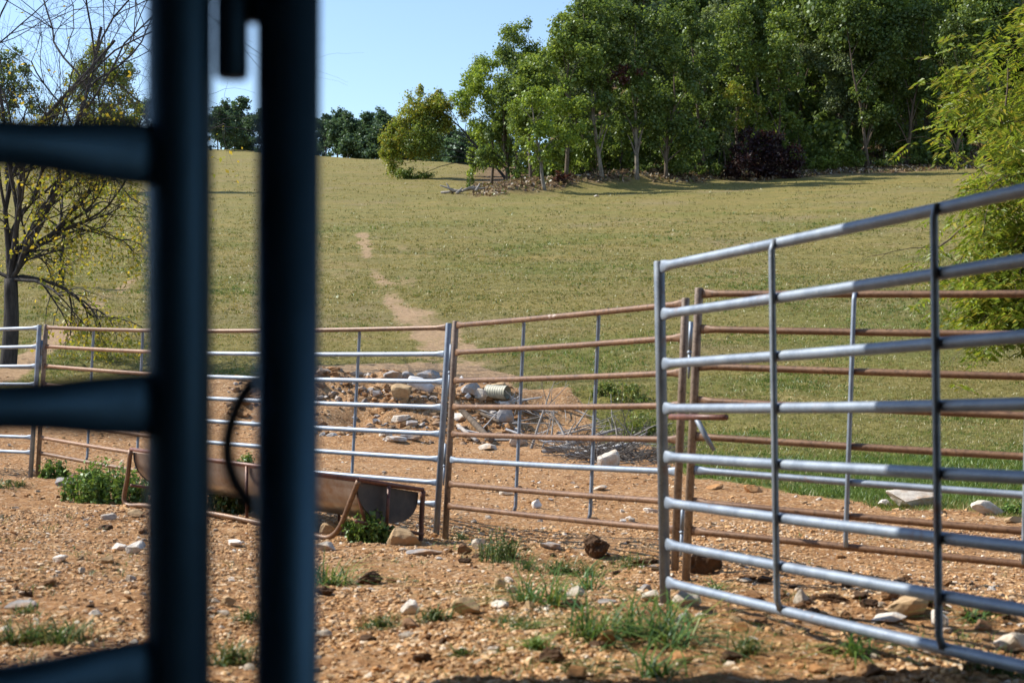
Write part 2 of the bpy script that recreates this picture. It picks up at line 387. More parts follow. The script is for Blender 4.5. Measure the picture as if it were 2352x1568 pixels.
def panel(label, A, B, post_mats, rail_mats, strut_mat, strut_front, group='steel corral panels', top0=.02, rng0=.075, rails=None, rr=.0205, pr=.0255, sink=.12, struts=(1/3, 2/3), sr=.0135):
    """A, B: (top, bottom) points of the two end posts; rails hang between fractions of the posts"""
    (a0, a1), (b0, b1) = [tuple(np.asarray(k, float) for k in K) for K in (A, B)]
    t = thing('corral_panel', label, 'fence panel', tuple((a1 + b1) / 2), group)
    dr = nrm((b1 - a1) * np.array([1, 1, 0])); ct = np.array([dr[1], -dr[0], 0]);
    if ct[1] > 0: ct = -ct                        # horizontal normal pointing at the yard in front
    for i, (q0, q1) in enumerate(((a0, a1), (b0, b1))):
        ax = nrm(q1 - q0); bot = q1 + ax * sink
        mb = MB(); tube(mb, [q0, q0 + ax * .004, bot], [pr * .93, pr, pr], 16); mb.build('post', post_mats[i], t)
    fr = rails if rails is not None else top0 / 1.0 + RF * (1 - top0 - .17)
    ends = []
    for k, f in enumerate(fr):
        fa, fb = f if isinstance(f, tuple) else (f, f)
        pa = a0 + (a1 - a0) * fa + dr * pr * .75; pb = b0 + (b1 - b0) * fb - dr * pr * .75
        ends.append((pa, pb))
        rail_mesh(pa, pb, rr).build('rail', rail_mats[k % len(rail_mats)], t)
    for s in struts:
        off = ct * (rr + sr * .55) * (1 if strut_front else -1)
        p0 = ends[0][0] * (1 - s) + ends[0][1] * s + off * .6 + np.array([0, 0, rr * .3]); p1 = ends[-1][0] * (1 - s) + ends[-1][1] * s + off * .6
        pts = [p0, p0 * .5 + p1 * .5 + off * .5, p1] if True else [p0, p1]
        mb = MB(); tube(mb, [p0, p0 * .97 + p1 * .03 + off * .5, p0 * .5 + p1 * .5 + off * .5, p0 * .03 + p1 * .97 + off * .5, p1], sr, 10); mb.build('strut', strut_mat if not isinstance(strut_mat, list) else strut_mat[0], t)
    return t
def pin(parent, top, bot, f0, f1, mat, r=.011):
    p0 = np.asarray(top) * (1 - f0) + np.asarray(bot) * f0; p1 = np.asarray(top) * (1 - f1) + np.asarray(bot) * f1
    mb = MB(); m = p0 * .5 + p1 * .5
    tube(mb, [p0, m], [r, r], 10); tube(mb, [m + (p1 - p0) * .02, m + (p1 - p0) * .06], [r * 1.25] * 2, 10); tube(mb, [m, p1 - (p1 - p0) * .2, p1], [r * .8, r * .8, r * .45], 10)
    return mb.build('hinge_pin', mat, parent)

G1, RU = GALV2, RUSTY
L0a = (U(91, 746, 16.25), U(70, 1099, 16.25)); LW = (np.array([-7.8, 17.95, 1.92]), np.array([-7.9, 17.95, .2]))
L0b = (U(106, 745, 16.3), U(86, 1100, 16.3)); Ja = (U(450, 752, 13.95), U(433, 1172, 13.95)); Jb = (U(465, 752, 13.85), U(447, 1172, 13.85))
M1a = (U(1031, 742, 11.86), U(1001, 1243, 11.86)); M1b = (U(1047, 737, 11.6), U(1022, 1248, 11.6))
M2 = (U(1575, 684, 9.06), U(1549, 1325, 9.06)); RP = (U(1606, 661, 8.68), U(1575, 1332, 8.68)); RE = (U(2841, 655, 7.1), U(2830, 1480, 7.1))
FA = (U(1514, 600, 6.7), U(1528, 1378, 6.7)); FE = (U(2733, 330, 3.85), U(2745, 1695, 3.85))
p = panel('grey galvanised corral panel cut off by the left picture edge', LW, L0a, (GALV, GALV), [G1], GALV, False)
p = panel('orange rusted corral panel between the far left posts and the weeds', L0b, Ja, (RUSTPOST, RUSTORANGE), [RU, RUSTORANGE, RUSTORANGE, RUSTORANGE, RUSTORANGE, RUSTORANGE, RUSTORANGE, RU], GALV, False)
pin(p, L0a[0] * .5 + L0b[0] * .5, L0a[1] * .5 + L0b[1] * .5, .1, .3, GALV)
p = panel('bright grey galvanised corral panel standing behind the rusty trough', Jb, M1a, (GALV, GALV), [RUSTY, G1, G1, G1, G1, G1, G1, G1], GALV, False)
p = panel('rusty brown corral panel with one grey rail, right of the trough', M1b, M2, (RUSTPOST, RUSTPOST), [RU, RU, RU, RU, RU, G1, RU, RU], GALV, False)
pin(p, M1a[0] * .5 + M1b[0] * .5, M1a[1] * .5 + M1b[1] * .5, .1, .34, GALV); pin(p, M1a[0] * .5 + M1b[0] * .5, M1a[1] * .5 + M1b[1] * .5, .55, .74, GALV)
p = panel('rust red corral panel seen through the nearer grey panel at right', RP, RE, (RUSTPOST, RUSTY), [RU, RU, RU, RU, RU, G1, RU, RU], GALV2, True)
mid0 = M2[0] * .5 + RP[0] * .5; mid1 = M2[1] * .5 + RP[1] * .5
pin(p, mid0, mid1, .1, .30, GALV2, .013); pin(p, mid0, mid1, .74, .92, GALV2, .013)
lz = U(1600, 958, 8.45)
mb = MB(); tube(mb, [U(1540, 957, 8.5), U(1668, 958, 8.0)], .017, 12); mb.build('latch_bar', RUSTDARK, p)
mb = MB(); tube(mb, [U(1600, 962, 8.42), U(1620, 1000, 8.4), U(1640, 1034, 8.38)], [.016, .016, .012], 8); mb.build('latch_tongue', GALV, p)
FR = [(.017, .017), (.157, .152), (.303, .30), (.434, .432), (.576, .575), (.711, .712), (.833, .835), (.945, .945)]
p = panel('large grey galvanised corral panel nearest at right, running out of frame', FA, FE, (GALV, GALV), [GALV2], GALV, True, rails=FR, rr=.0215, sink=.06)

# nearest panel and gate post, far out of focus
z0 = 1.15
NA = (np.append(U(416, 0, z0)[:2], 1.83), np.append(U(402, 1568, z0)[:2], .22))
e = U(0, 870, 1.075); dv = nrm(e - U(410, 870, z0)); en = U(410, 870, z0) + dv * 3.0
NB = (np.array([en[0], en[1], 1.83]), np.array([en[0], en[1], .22]))
zs = [1.77, 1.3 + (870 - 361) * z0 / F, 1.3 - 58 * z0 / F, 1.3 - 662 * z0 / F, .88, .69, .52, .36]
rl = [(1.83 - z) / (1.83 - .22) for z in zs]
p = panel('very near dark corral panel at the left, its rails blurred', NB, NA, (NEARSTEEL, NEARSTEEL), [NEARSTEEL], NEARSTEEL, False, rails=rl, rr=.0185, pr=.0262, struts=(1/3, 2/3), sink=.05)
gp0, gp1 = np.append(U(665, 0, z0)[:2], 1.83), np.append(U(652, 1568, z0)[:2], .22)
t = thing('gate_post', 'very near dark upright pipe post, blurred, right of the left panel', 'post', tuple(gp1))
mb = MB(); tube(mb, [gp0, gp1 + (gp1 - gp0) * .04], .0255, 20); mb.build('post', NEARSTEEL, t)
mb = MB(); s0 = U(533, 182, z0); tube(mb, [s0, s0 + (0, 0, .004), s0 + np.array([0, 0, .17])], [.0118, .0135, .0135], 14); mb.build('hinge_sleeve', NEARSTEEL, t)
mb = MB(); box(mb, U(535, 48, z0 - .006), (.035, 0, 0), (0, .012, 0), (0, 0, .05)); mb.build('hinge_tab', NEARSTEEL, t, False)
k = [U(592, 868, 1.19), U(560, 905, 1.19), U(533, 965, 1.19), U(522, 1030, 1.19), U(535, 1095, 1.19), U(572, 1155, 1.19), U(600, 1180, 1.19)]
mb = MB(); tube(mb, smooth_path(k), .0062, 8)
kk = N('black_rubber'); mb.build('rubber_strap', kk.pbr((.012, .012, .013), .6), t)

# ------------------------------------------------------------ feed trough
P1 = U(824, 1097, 10.9); P2 = U(972, 1121, 11.35); PL = U(300, 1028, 12.85)
ua = PL - P1; va = P2 - P1; wa = np.array([0, 0, 1.])
def T(u, v, w_): return P1 + ua * u + va * v + wa * w_
t = thing('feed_trough', 'long rusty steel feed trough on pipe runners in front of the panels', 'trough', tuple(T(.5, .5, -.45)))
k = N('worn_galvanised_sheet'); pp = k.pos(True); n1 = k.noise(pp, 4, 7, .7)
SHEET = k.pbr(k.ramp(n1, [(.35, (.30, .21, .15)), (.55, (.42, .40, .40)), (.7, (.5, .5, .52))]), .28, .85, k.bump(n1, .1, .02))
def trough_shell(mb, u0, u1, off=0.):
    us = np.linspace(u0, u1, 14); an = np.linspace(0, math.pi, 18); V = []
    for u in us:
        for a in an: V.append(T(u, .5 - (.47 - off) * math.cos(a), -.035 - (.27 - off) * math.sin(a) ** .8))
    n = len(an); q = [(i * n + j, i * n + j + 1, (i + 1) * n + j + 1, (i + 1) * n + j) for i in range(13) for j in range(n - 1)]
    mb.add(V, q)
mb = MB(); trough_shell(mb, .02, .99); trough_shell(mb, .021, .989, .012); mb.build('basin', SHEET, t)
k = N('dark_end_plate'); pp = k.pos(True); n1 = k.noise(pp, 8, 7, .7)
ENDM = k.pbr(k.ramp(n1, [(.35, (.028, .030, .035)), (.6, (.06, .055, .055)), (.72, (.16, .075, .045))]), .55, .3)
for u in (.012, .992):
    an = np.linspace(0, math.pi, 18); V = [T(u, .5, -.035)] + [T(u, .5 - .475 * math.cos(a), -.035 - .275 * math.sin(a) ** .8) for a in an]
    V2 = [x + ua * .004 for x in V]; m = len(V)
    mb = MB(); mb.add(V + V2, [(i, i + 1, m + i + 1, m + i) for i in range(1, m - 1)] + [(0, m, m + 1, 1), (m - 1, 2 * m - 1, m, 0)], [(0, i + 1, i) for i in range(1, m - 1)] + [(m, m + i, m + i + 1) for i in range(1, m - 1)])
    mb.build('end_plate', ENDM, t, False)
mb = MB()
for a, b in (((0, 0), (1, 0)), ((1, 0), (1, 1)), ((1, 1), (0, 1)), ((0, 1), (0, 0))):
    tube(mb, [T(*a, -.012), T(*b, -.012)], .017, 8)
mb.build('rim', RUSTDARK, t)
def gz(p, d=0.): return float(G(p[0], p[1])) + d
for v in (0, 1):
    A0 = T(.0, v, -.02); base = []
    for u in (.11, .16, .24, .4, .6, .8, .93, 1.03): q = T(u, v, 0); base.append(np.array([q[0], q[1], gz(q, .03)]))
    lift = T(.045, v, 0); lo = base[0][2]
    if v == 0:
        P = [A0, T(.03, v, -.18), T(.07, v, (lo - T(.07, v, 0)[2]) + .09)] + base + [base[-1] * .5 + T(1.0, v, -.02) * .5, T(1.0, v, -.02)]
    else:
        q = T(.0, 1, 0); P = [A0, np.array([q[0] - .01, q[1], gz(q, .25)]), np.array([q[0] - .02, q[1] + .0, gz(q, -.02)])]
    mb = MB(); tube(mb, smooth_path(P, 5), .021, 10); mb.build('runner', RUSTDARK if v else RUSTY, t)
q = T(1.0, 1, 0); mb = MB(); tube(mb, [T(1, 1, -.02), np.array([q[0] - .03, q[1], gz(q, -.03)])], .02, 10); mb.build('leg', RUSTDARK, t)
for u, v in ((.33, 1), (.66, 1), (.45, 0)):
    q = T(u, v, 0); mb = MB(); tube(mb, [T(u, v, -.02), np.array([q[0], q[1], gz(q, -.02)])], .013, 8); mb.build('leg', RUSTDARK, t)
for a_, b_ in (((.02, .02, -.33), (.0, 1, -.36)), ((-.005, .44, -.02), (-.005, .40, -.36)), ((.02, .03, -.05), (.02, .2, -.38)), ((1.0, .0, -.33), (1.0, 1, -.33))):
    mb = MB(); tube(mb, [T(*a_), T(*b_)], .013, 8); mb.build('brace', RUSTDARK, t)

# ------------------------------------------------------------ rocks
def ico(sub):
    bm = bmesh.new(); bmesh.ops.create_icosphere(bm, subdivisions=sub, radius=1.0)
    v = np.array([x.co[:] for x in bm.verts]); f = np.array([[y.index for y in x.verts] for x in bm.faces]); bm.free(); return v, f
ICO = {s: ico(s) for s in (1, 2, 3, 4)}
def rock_shape(rng, sub=3, planes=13, rough=.05):
    v, f = ICO[sub]; v = v.copy()
    for k in range(planes):
        n = nrm(rng.normal(size=3)); d = rng.uniform(.42, .85); e = v @ n - d; v -= np.clip(e, 0, None)[:, None] * n
    v *= (1 + rough * rng.normal(size=(len(v), 1)) * .5); return v, f
WHITE, PALE, TAN, ORANGE, GREY, BROWN, DARK = (.72, .68, .62), (.52, .47, .40), (.46, .33, .19), (.42, .22, .09), (.32, .31, .31), (.24, .14, .08), (.05, .032, .02)
# picture point of the base centre, width, height, colour, label (None: the shared label of small stones)
ROCKS = [
 (942, 1410, 44, 34, WHITE, 'chalk white rounded rock on the dirt left of the tan rock'),
 (1068, 1410, 68, 40, TAN, 'tan layered rock with shaded underside among weeds'),
 (1147, 1396, 42, 18, WHITE, 'flat white stone just right of the tan layered rock'),
 (1390, 1476, 46, 30, ORANGE, 'smooth orange rock under the long grass blades'),
 (1322, 1372, 44, 26, PALE, 'pale angular rock right of the grass tuft, casting shadow'),
 (1494, 1379, 44, 26, PALE, 'pale pointed rock touching the foot of the near grey post'),
 (1483, 1356, 34, 16, GREY, 'pale grey stone behind the pointed rock by the near post'),
 (1395, 1388, 46, 12, GREY, 'thin flat grey stone on open dirt left of the near post'),
 (1214, 1398, 28, 18, TAN, 'small tan rock half hidden by the long bladed tuft'),
 (929, 1252, 82, 44, TAN, 'big tan slab leaning under the right end of the trough'),
 (975, 1272, 86, 12, GREY, 'flat grey slab in shade in front of the trough leg'),
 (758, 1226, 48, 30, TAN, 'tan stone behind the curved trough runner'),
 (748, 1264, 46, 22, PALE, 'pale rock in front of the curved trough runner'),
 (1177, 1362, 26, 20, PALE, 'pale stone behind the long bladed tuft'),
 (1148, 1352, 28, 26, TAN, 'tan upright stone behind the pale stone and tuft'),
 (1325, 1558, 52, 28, ORANGE, 'orange rock at the bottom edge, centre of the picture'),
 (943, 1444, 44, 22, BROWN, 'reddish brown rock below the chalk white rock'),
 (744, 1462, 40, 18, PALE, 'pale grey stone beside the blurred gate post'),
 (1067, 1272, 34, 24, BROWN, 'brown rock right of the foot of the middle posts'),
 (1098, 1262, 34, 26, PALE, 'pinkish pale rock behind the brown rock by the middle posts'),
 (1264, 1258, 50, 14, GREY, 'grey flat stone under the brown panel, behind grass'),
 (1579, 1392, 66, 34, PALE, 'pale grey boulder just right of the near grey post'),
 (1569, 1430, 38, 22, GREY, 'grey rock below the pale boulder by the near post'),
 (1699, 1452, 44, 24, ORANGE, 'orange tan rock below the bottom rail of the near panel'),
 (1569, 1524, 48, 26, ORANGE, 'dull orange rock near the bottom below the near post'),
 (2076, 1410, 96, 46, TAN, 'large tan layered rock seen below the lowest near rails'),
 (2042, 1426, 80, 20, WHITE, 'long white stone in front of the large tan layered rock'),
 (2137, 1385, 70, 28, PALE, 'pale grey slab beside the second strut of the near panel'),
 (2158, 1440, 40, 40, WHITE, 'white pyramid shaped rock at the second near strut'),
 (1842, 1388, 40, 36, PALE, 'pale upright rock between the first strut and bottom rails'),
 (2328, 1496, 90, 46, PALE, 'big pale grey rock at the right edge under the near panel'),
 (2099, 1164, 125, 42, PALE, 'broad pale flat boulder at the grass edge behind the panels'),
 (2034, 1160, 32, 14, WHITE, 'small white stone touching the broad pale boulder'),
 (2267, 1178, 85, 30, PALE, 'pale slab at the grass edge right of the broad boulder'),
 (2324, 1200, 44, 16, TAN, 'tan stone at grass edge by the right picture edge'),
 (1729, 1130, 44, 18, ORANGE, 'orange rock on the grass edge left of the first near strut'),
 (1641, 1122, 40, 10, ORANGE, 'flat orange rock on the grass edge by the rusty post'),
 (2256, 1446, 40, 24, BROWN, 'brown rock right of the white pyramid shaped rock'),
 (1878, 1544, 46, 20, ORANGE, 'orange rock among rail shadows near the bottom'),
 (2012, 1542, 50, 18, TAN, 'tan rock right of the orange rock near the bottom'),
 (2233, 1540, 50, 26, BROWN, 'brown rock under the near bottom rail by the right corner'),
 (2321, 1406, 36, 18, PALE, 'pale rock under the near rails close to right edge'),
 (310, 1272, 44, 30, WHITE, 'white rock beside the left blurred post, in front of weeds'),
 (275, 1262, 40, 16, WHITE, 'low white stone left of the white rock by blurred post'),
 (250, 1192, 36, 14, PALE, 'pale stone on dirt just below the weeds'),
 (312, 1186, 36, 16, TAN, 'tan block of stone under the weeds by the blurred post'),
 (150, 1114, 42, 18, GREY, 'grey rock at the left foot of the weeds'),
 (245, 1294, 34, 20, TAN, 'tan rock on open dirt below the white rocks'),
 (137, 1290, 36, 16, WHITE, 'white stone alone on the dirt far left'),
 (55, 1396, 78, 16, GREY, 'flat grey brown slate piece on dirt at far left'),
 (220, 1415, 30, 16, WHITE, 'white pebble sized rock above the lowest blurred rail'),
 (540, 1254, 40, 14, WHITE, 'flat white stone seen between the two blurred posts'),
 (525, 1392, 36, 22, TAN, 'tan rock low between the two blurred posts'),
 (510, 1412, 36, 12, PALE, 'pale flat stone under the tan rock between blurred posts'),
 (1395, 1070, 54, 40, PALE, 'pale rounded boulder beside the pile of dead brush'),
 (1233, 1166, 24, 20, WHITE, 'bluish white stone on the road behind the brown panel'),
 (1378, 1124, 34, 10, PALE, 'flat pale stone on the road right of the brown strut'),
 (1498, 1176, 42, 10, WHITE, 'flat white stone on the road by the near grey post'),
 (1163, 1136, 36, 10, PALE, 'flat pale stone on the road beside the first brown strut'),
 (923, 916, 50, 38, TAN, 'square tan block of stone on the spoil mound'),
 (1163, 970, 42, 46, GREY, 'grey broken concrete chunk below the culvert pipe'),
 (1055, 968, 36, 18, WHITE, 'white stone on the mound right of the middle posts'),
 (1192, 1026, 44, 26, PALE, 'pale stone at the foot of the dead branches'),
 (1120, 1032, 44, 14, PALE, 'pale flat stone at the foot of the mound'),
 (907, 1014, 56, 14, WHITE, 'white flat slab low on the mound left of middle posts'),
 (948, 1010, 52, 22, GREY, 'grey slab beside the white slab low on the mound'),
 (884, 1002, 34, 18, PALE, 'pale slab left of the white slab low on the mound'),
 (920, 968, 44, 16, PALE, 'pale slab halfway up the mound below tan block'),
 (942, 980, 34, 16, GREY, 'grey stone below the pale slab halfway up the mound'),
 (902, 868, 44, 18, GREY, 'blue grey rock on the crest of the mound, far left end'),
 (936, 872, 36, 20, GREY, 'blue grey pointed rock on the mound crest beside another'),
 (984, 868, 50, 20, GREY, 'blue grey broken rock on the mound crest near middle posts'),
 (1080, 905, 44, 26, GREY, 'grey rock on the mound between middle posts and pipe'),
 (1110, 918, 40, 24, PALE, 'pale rock against the left end of the culvert pipe'),
 (1145, 890, 36, 12, TAN, 'tan rock on top of the bank above the culvert pipe'),
 (1095, 445, 10, 4, WHITE, 'pale fallen stone on the spoil bank at forest edge'),
 (1370, 452, 14, 4, WHITE, 'pale flat stone lying out in the pasture below the trees'),
]
rng = np.random.default_rng(7)
def rock(px, py, wpx, hpx, col, label, rng, grp=None, name='rock', mat=None):
    p = GP(px, py); Y = p[1]; a = wpx * Y / F / 2; h = max(hpx * Y / F, .02)
    v, f = rock_shape(rng, 3 if wpx > 18 else 2, 14, .05) if mat is None else rock_shape(rng, 4, 6, .0)
    if mat is not None: v = v * (1 + .45 * fbm(v[:, 0] * 2.3 + px, v[:, 1] * 2.3 + 3 * v[:, 2], 5, 4))[:, None]
    v = v * np.array([1, .75, 1]); mn, mx = v.min(0), v.max(0); v = (v - (mn + mx) / 2) / (mx - mn) * 2
    v = v * np.array([a, a * rng.uniform(.6, .9), h * .62]); ang = rng.uniform(-.3, .3); c, s = math.cos(ang), math.sin(ang)
    v = v @ np.array([[c, s, 0], [-s, c, 0], [0, 0, 1]]); v[:, 2] += .06 * h + .12 * v[:, 0] * rng.uniform(-1, 1) + .3 * h
    col = np.clip(np.array(col) * rng.uniform(.88, 1.1), 0, .8)
    o = MB().add(v, None, f, col).build(name, mat or STONE, None, False, label=label, category=name, group=grp); o.location = p; return o
for r in ROCKS: rock(*r, rng, grp='rocks lying about the yard')
# clods, dung and root balls
for px, py, wd, hh, lb in ((1267, 1524, 60, 34, 'dark brown clod of earth near the bottom centre'), (850, 1340, 64, 26, 'dark dried dung pat right of the gate post'),
      (748, 1368, 50, 22, 'dark dung pat touching the blurred gate post'), (973, 1520, 50, 22, 'grey brown earth clod on the dirt near bottom'), (1370, 1282, 62, 52, 'dark upright root clod with dry grass under the brown panel'),
      (1622, 1318, 78, 52, 'dark brown root clod beside the foot of the rusty post'), (1300, 1318, 30, 16, 'small dark clod left of the upright root clod'), (775 + 240, 1480, 22, 18, 'small dark brown clod below the weeds')):
    rock(px, py, wd, hh, DARK, lb, rng, 'earth clods in the yard', 'clod', CLOD)
cl = []
for k in range(6):
    v, f = rock_shape(rng, 3, 6, 0); v = v * (1 + .5 * fbm(v[:, 0] * 2.3 + k, v[:, 1] * 2.3 + 3 * v[:, 2], 5, 4))[:, None] * (1, .8, .6); cl.append(MB().add(v, None, f).mesh('clod', SOILCLOD if k % 2 else CLOD, False))
spots_ = [(rng.uniform(1600, 2340), rng.uniform(1325, 1425)) for k in range(55)] + [(rng.uniform(1030, 1540), rng.uniform(1245, 1320)) for k in range(18)] + [(rng.uniform(0, 330), rng.uniform(1110, 1500)) for k in range(14)] + [(rng.uniform(740, 2300), rng.uniform(1330, 1560)) for k in range(25)]
for u, v_ in spots_:
    p = GP(u, v_); s_ = rng.uniform(.018, .05); o = bpy.data.objects.new('clod', cl[rng.integers(6)]); C.objects.link(o); o.location = p + (0, 0, s_ * .2); o.scale = (s_ * rng.uniform(.8, 1.6), s_, s_); o.rotation_euler = (0, 0, rng.uniform(0, 6.3))
    setp(o, label='small dark brown crumbly clod of soil lying on the yard', category='clod', group='small soil clods on the yard')
# many smaller stones, each its own thing
protos = []
for k in range(8):
    v, f = rock_shape(rng, 2, 12); v = v * np.array([1, .8, .5])
    for cn, cc in (('w', WHITE), ('p', PALE), ('t', TAN), ('o', ORANGE)):
        protos.append(MB().add(v, None, f, np.array(cc) * rng.uniform(.85, 1.05)).mesh('small_stone', STONE, False))
cnt = 0
while cnt < 170:
    u = rng.uniform(0, 2352); v_ = rng.uniform(1180, 1566) if rng.random() < .8 else rng.uniform(1080, 1200)
    p = GP(u, v_)
    if dirt_mask(p[0], p[1]) < .6: continue
    o = bpy.data.objects.new('small_stone', protos[rng.integers(len(protos))]); C.objects.link(o)
    s = rng.uniform(.02, .042) * (p[1] / 7) ** .4; o.location = p + (0, 0, s * .15); o.scale = (s * rng.uniform(.8, 1.4), s, s * rng.uniform(.7, 1.3)); o.rotation_euler = (rng.uniform(-.3, .3), rng.uniform(-.3, .3), rng.uniform(0, 6.3))
    setp(o, label='small loose stone lying on the dirt of the yard', category='stone', group='small loose stones on the dirt'); cnt += 1
# gravel: uncountable
def gravel(n, ylo, yhi, smin, smax, rng, pw=1.5, spoil=False):
    v0, f0 = ICO[1]; shapes = []
    bm = bmesh.new(); bmesh.ops.create_icosphere(bm, subdivisions=1, radius=1)
    bm.free()
    vv = np.array([(0, 1, .5)])
    V8 = []
    phi = (1 + 5 ** .5) / 2
    base = nrm(np.array([(-1, phi, 0), (1, phi, 0), (-1, -phi, 0), (1, -phi, 0), (0, -1, phi), (0, 1, phi), (0, -1, -phi), (0, 1, -phi), (phi, 0, -1), (phi, 0, 1), (-phi, 0, -1), (-phi, 0, 1)]))
    fc = np.array([(0, 11, 5), (0, 5, 1), (0, 1, 7), (0, 7, 10), (0, 10, 11), (1, 5, 9), (5, 11, 4), (11, 10, 2), (10, 7, 6), (7, 1, 8), (3, 9, 4), (3, 4, 2), (3, 2, 6), (3, 6, 8), (3, 8, 9), (4, 9, 5), (2, 4, 11), (6, 2, 10), (8, 6, 7), (9, 8, 1)])
    y = ylo + (yhi - ylo) * rng.random(n) ** pw; x = (rng.random(n) * 2 - 1) * (.37 * y + .25)
    d = dirt_mask(x, y); cl = fbm(x * 1.3, y * 1.3, 77, 2)
    keep = (d > .5) & (rng.random(n) < np.clip(.6 + 1.5 * cl, .1, 1))
    if spoil: keep &= (PX(x, y) > 520) & (PX(x, y) < 1220) & (rng.random(n) < np.exp(-((x + 2.0) / 2.6) ** 2 - ((y - 26.4) / 1.5) ** 2) * .8)
    x, y = x[keep], y[keep]; n = len(x)
    s = smin + (smax - smin) * rng.random(n) ** (4 if not spoil else 3)
    B = base[None] * (1 + .28 * rng.normal(size=(n, 12, 1))) * s[:, None, None] * rng.uniform(.6, 1.4, (n, 1, 3)) * np.array([1, 1, .62])
    a = rng.uniform(0, 6.28, n); ca, sa = np.cos(a)[:, None], np.sin(a)[:, None]
    P = np.stack([B[..., 0] * ca - B[..., 1] * sa + x[:, None], B[..., 0] * sa + B[..., 1] * ca + y[:, None], B[..., 2] + (G(x, y) + s * .12)[:, None]], -1)
    pal = np.array([(.66, .45, .25), (.55, .335, .16), (.46, .245, .10), (.70, .545, .37), (.77, .68, .56), (.22, .11, .05), (.48, .28, .14)])
    if spoil: pal = np.array([(.32, .17, .075), (.22, .115, .05), (.26, .18, .12), (.44, .41, .38), (.10, .065, .04), (.20, .19, .19), (.42, .28, .15)])
    ci = rng.choice(len(pal), n, p=[.24, .22, .18, .14, .06, .06, .10]); col = pal[ci] * rng.uniform(.8, 1.12, (n, 1))
    T_ = (fc[None] + (np.arange(n) * 12)[:, None, None]).reshape(-1, 3)
    return MB().add(P.reshape(-1, 3), None, T_, np.repeat(col, 12, 0))
g = gravel(190000, 4.2, 12.5, .003, .018, rng, 1.25)
g2 = gravel(22000, 11.5, 31, .008, .03, rng, 1.2)
g3 = gravel(80000, 23.5, 31, .015, .10, rng, .9, True)
for gg in (g2, g3): g.add(np.concatenate(gg.v), None, np.concatenate(gg.t), np.concatenate(gg.c))
g.build('gravel', STONE, None, False, kind='stuff', label='loose tan gravel and chips strewn over the orange dirt')

# ------------------------------------------------------------ spoil mound: log, culvert, poles, dead branches
def log(pts, rad, label, name='log', mat=DEADWOOD, n=9):
    P = smooth_path(pts, 4); r = np.interp(np.linspace(0, 1, len(P)), np.linspace(0, 1, len(rad)), rad)
    o = tube(MB(), P, r, n).build(name, mat, None, True, label=label, category=name); return o
def onG(px, py, up=.0, lo=18):
    p = GP(px, py, lo); p[2] += up; return p
a = onG(940, 890, .10); b = onG(992, 908, .1)
k = N('pale_bleached_log'); PALELOG = k.pbr(k.ramp(k.noise(k.pos(True), 6, 7, .7), [(.3, (.33, .33, .34)), (.7, (.62, .61, .60))]), .85)
log([a, a * .5 + b * .5 + (0, 0, .03), b], [.10, .12, .09], 'pale bleached log lying on the mound beside the tan block', mat=PALELOG)
log([onG(1045, 940, .1), onG(1085, 985, .12), onG(1128, 1022, .08)], [.05, .055, .05], 'long grey brown pole leaning down the mound by the pipe', 'pole', BARK)
log([onG(1052, 985, .06), onG(1095, 1020, .06)], [.035, .03], 'short thin grey pole at the foot of the mound', 'pole', DEADWOOD)
log([onG(1105, 960, .08), onG(1150, 985, .1)], [.03, .025], 'thin dark stick under the grey concrete chunk', 'stick', BARK)
log([onG(1060, 880, .1), onG(1075, 925, .1)], [.06, .06], 'white board standing against the mound right of middle posts', 'board', PALELOG, 4)
cp = onG(1120, 912, .1); c1 = cp + np.array([.36, -.22, -.02]); dirc = nrm(c1 - cp)
mb = MB(); L = np.linalg.norm(c1 - cp); sN = 40; st = np.linspace(0, L, sN)
tube(mb, cp + dirc * st[:, None], .125 + .003 * np.sin(st * 2 * math.pi / .05), 24, cap=False); tube(mb, (cp + dirc * st[:, None])[::-1], .112, 24, cap=False)
k = N('weathered_culvert'); o = mb.build('culvert_pipe', k.pbr(k.ramp(k.noise(k.pos(True), 9, 5), [(.3, (.28, .27, .20)), (.7, (.46, .45, .36))]), .6, .1), None, True, label='pale corrugated culvert pipe sticking out of the mound', category='pipe')
def twig(mb, p, d, L, r, depth, rng, up=.0, wob=.35, kids=3):
    n = 6; P = [np.array(p, float)]; d = nrm(np.array(d, float))
    for i in range(n):
        d = nrm(d + rng.normal(size=3) * wob / n ** .5 * .6 + np.array([0, 0, up]) / n); P.append(P[-1] + d * L / n)
    rad = np.linspace(r, r * .35, n + 1); tube(mb, P, rad, 6 if depth > 1 else 4, cap=False)
    tips = [P[-1]]
    if depth > 0:
        for k in range(kids):
            i = rng.integers(1, n + 1); nd = nrm(d + rng.normal(size=3) * .75)
            tips += twig(mb, P[i], nd, L * rng.uniform(.35, .65), rad[i] * .65, depth - 1, rng, up, wob, kids)
    return tips
for (x0, y0), (x1, y1), r, lb, dp in (((1220, 1030), (1256, 904), .028, 'bare grey dead branch standing upright by the pale stone', 2), ((1245, 1030), (1281, 946), .02, 'short bare branch leaning right of the tall upright one', 1),
        ((1310, 1005), (1356, 935), .022, 'slanting bare branch in front of the orange bank', 1), ((1245, 1040), (1420, 985), .05, 'thick forked grey limb lying along the brush pile', 3)):
    p = onG(x0, y0, .0, 20); q = U(x1, y1, p[1] + .2); mb = MB(); twig(mb, p, q - p, np.linalg.norm(q - p) * 1.05, r, dp, rng, 0, .22, 3)
    mb.build('dead_branch', DEADWOOD, None, True, label=lb, category='branch', group='dead branches in the gully')
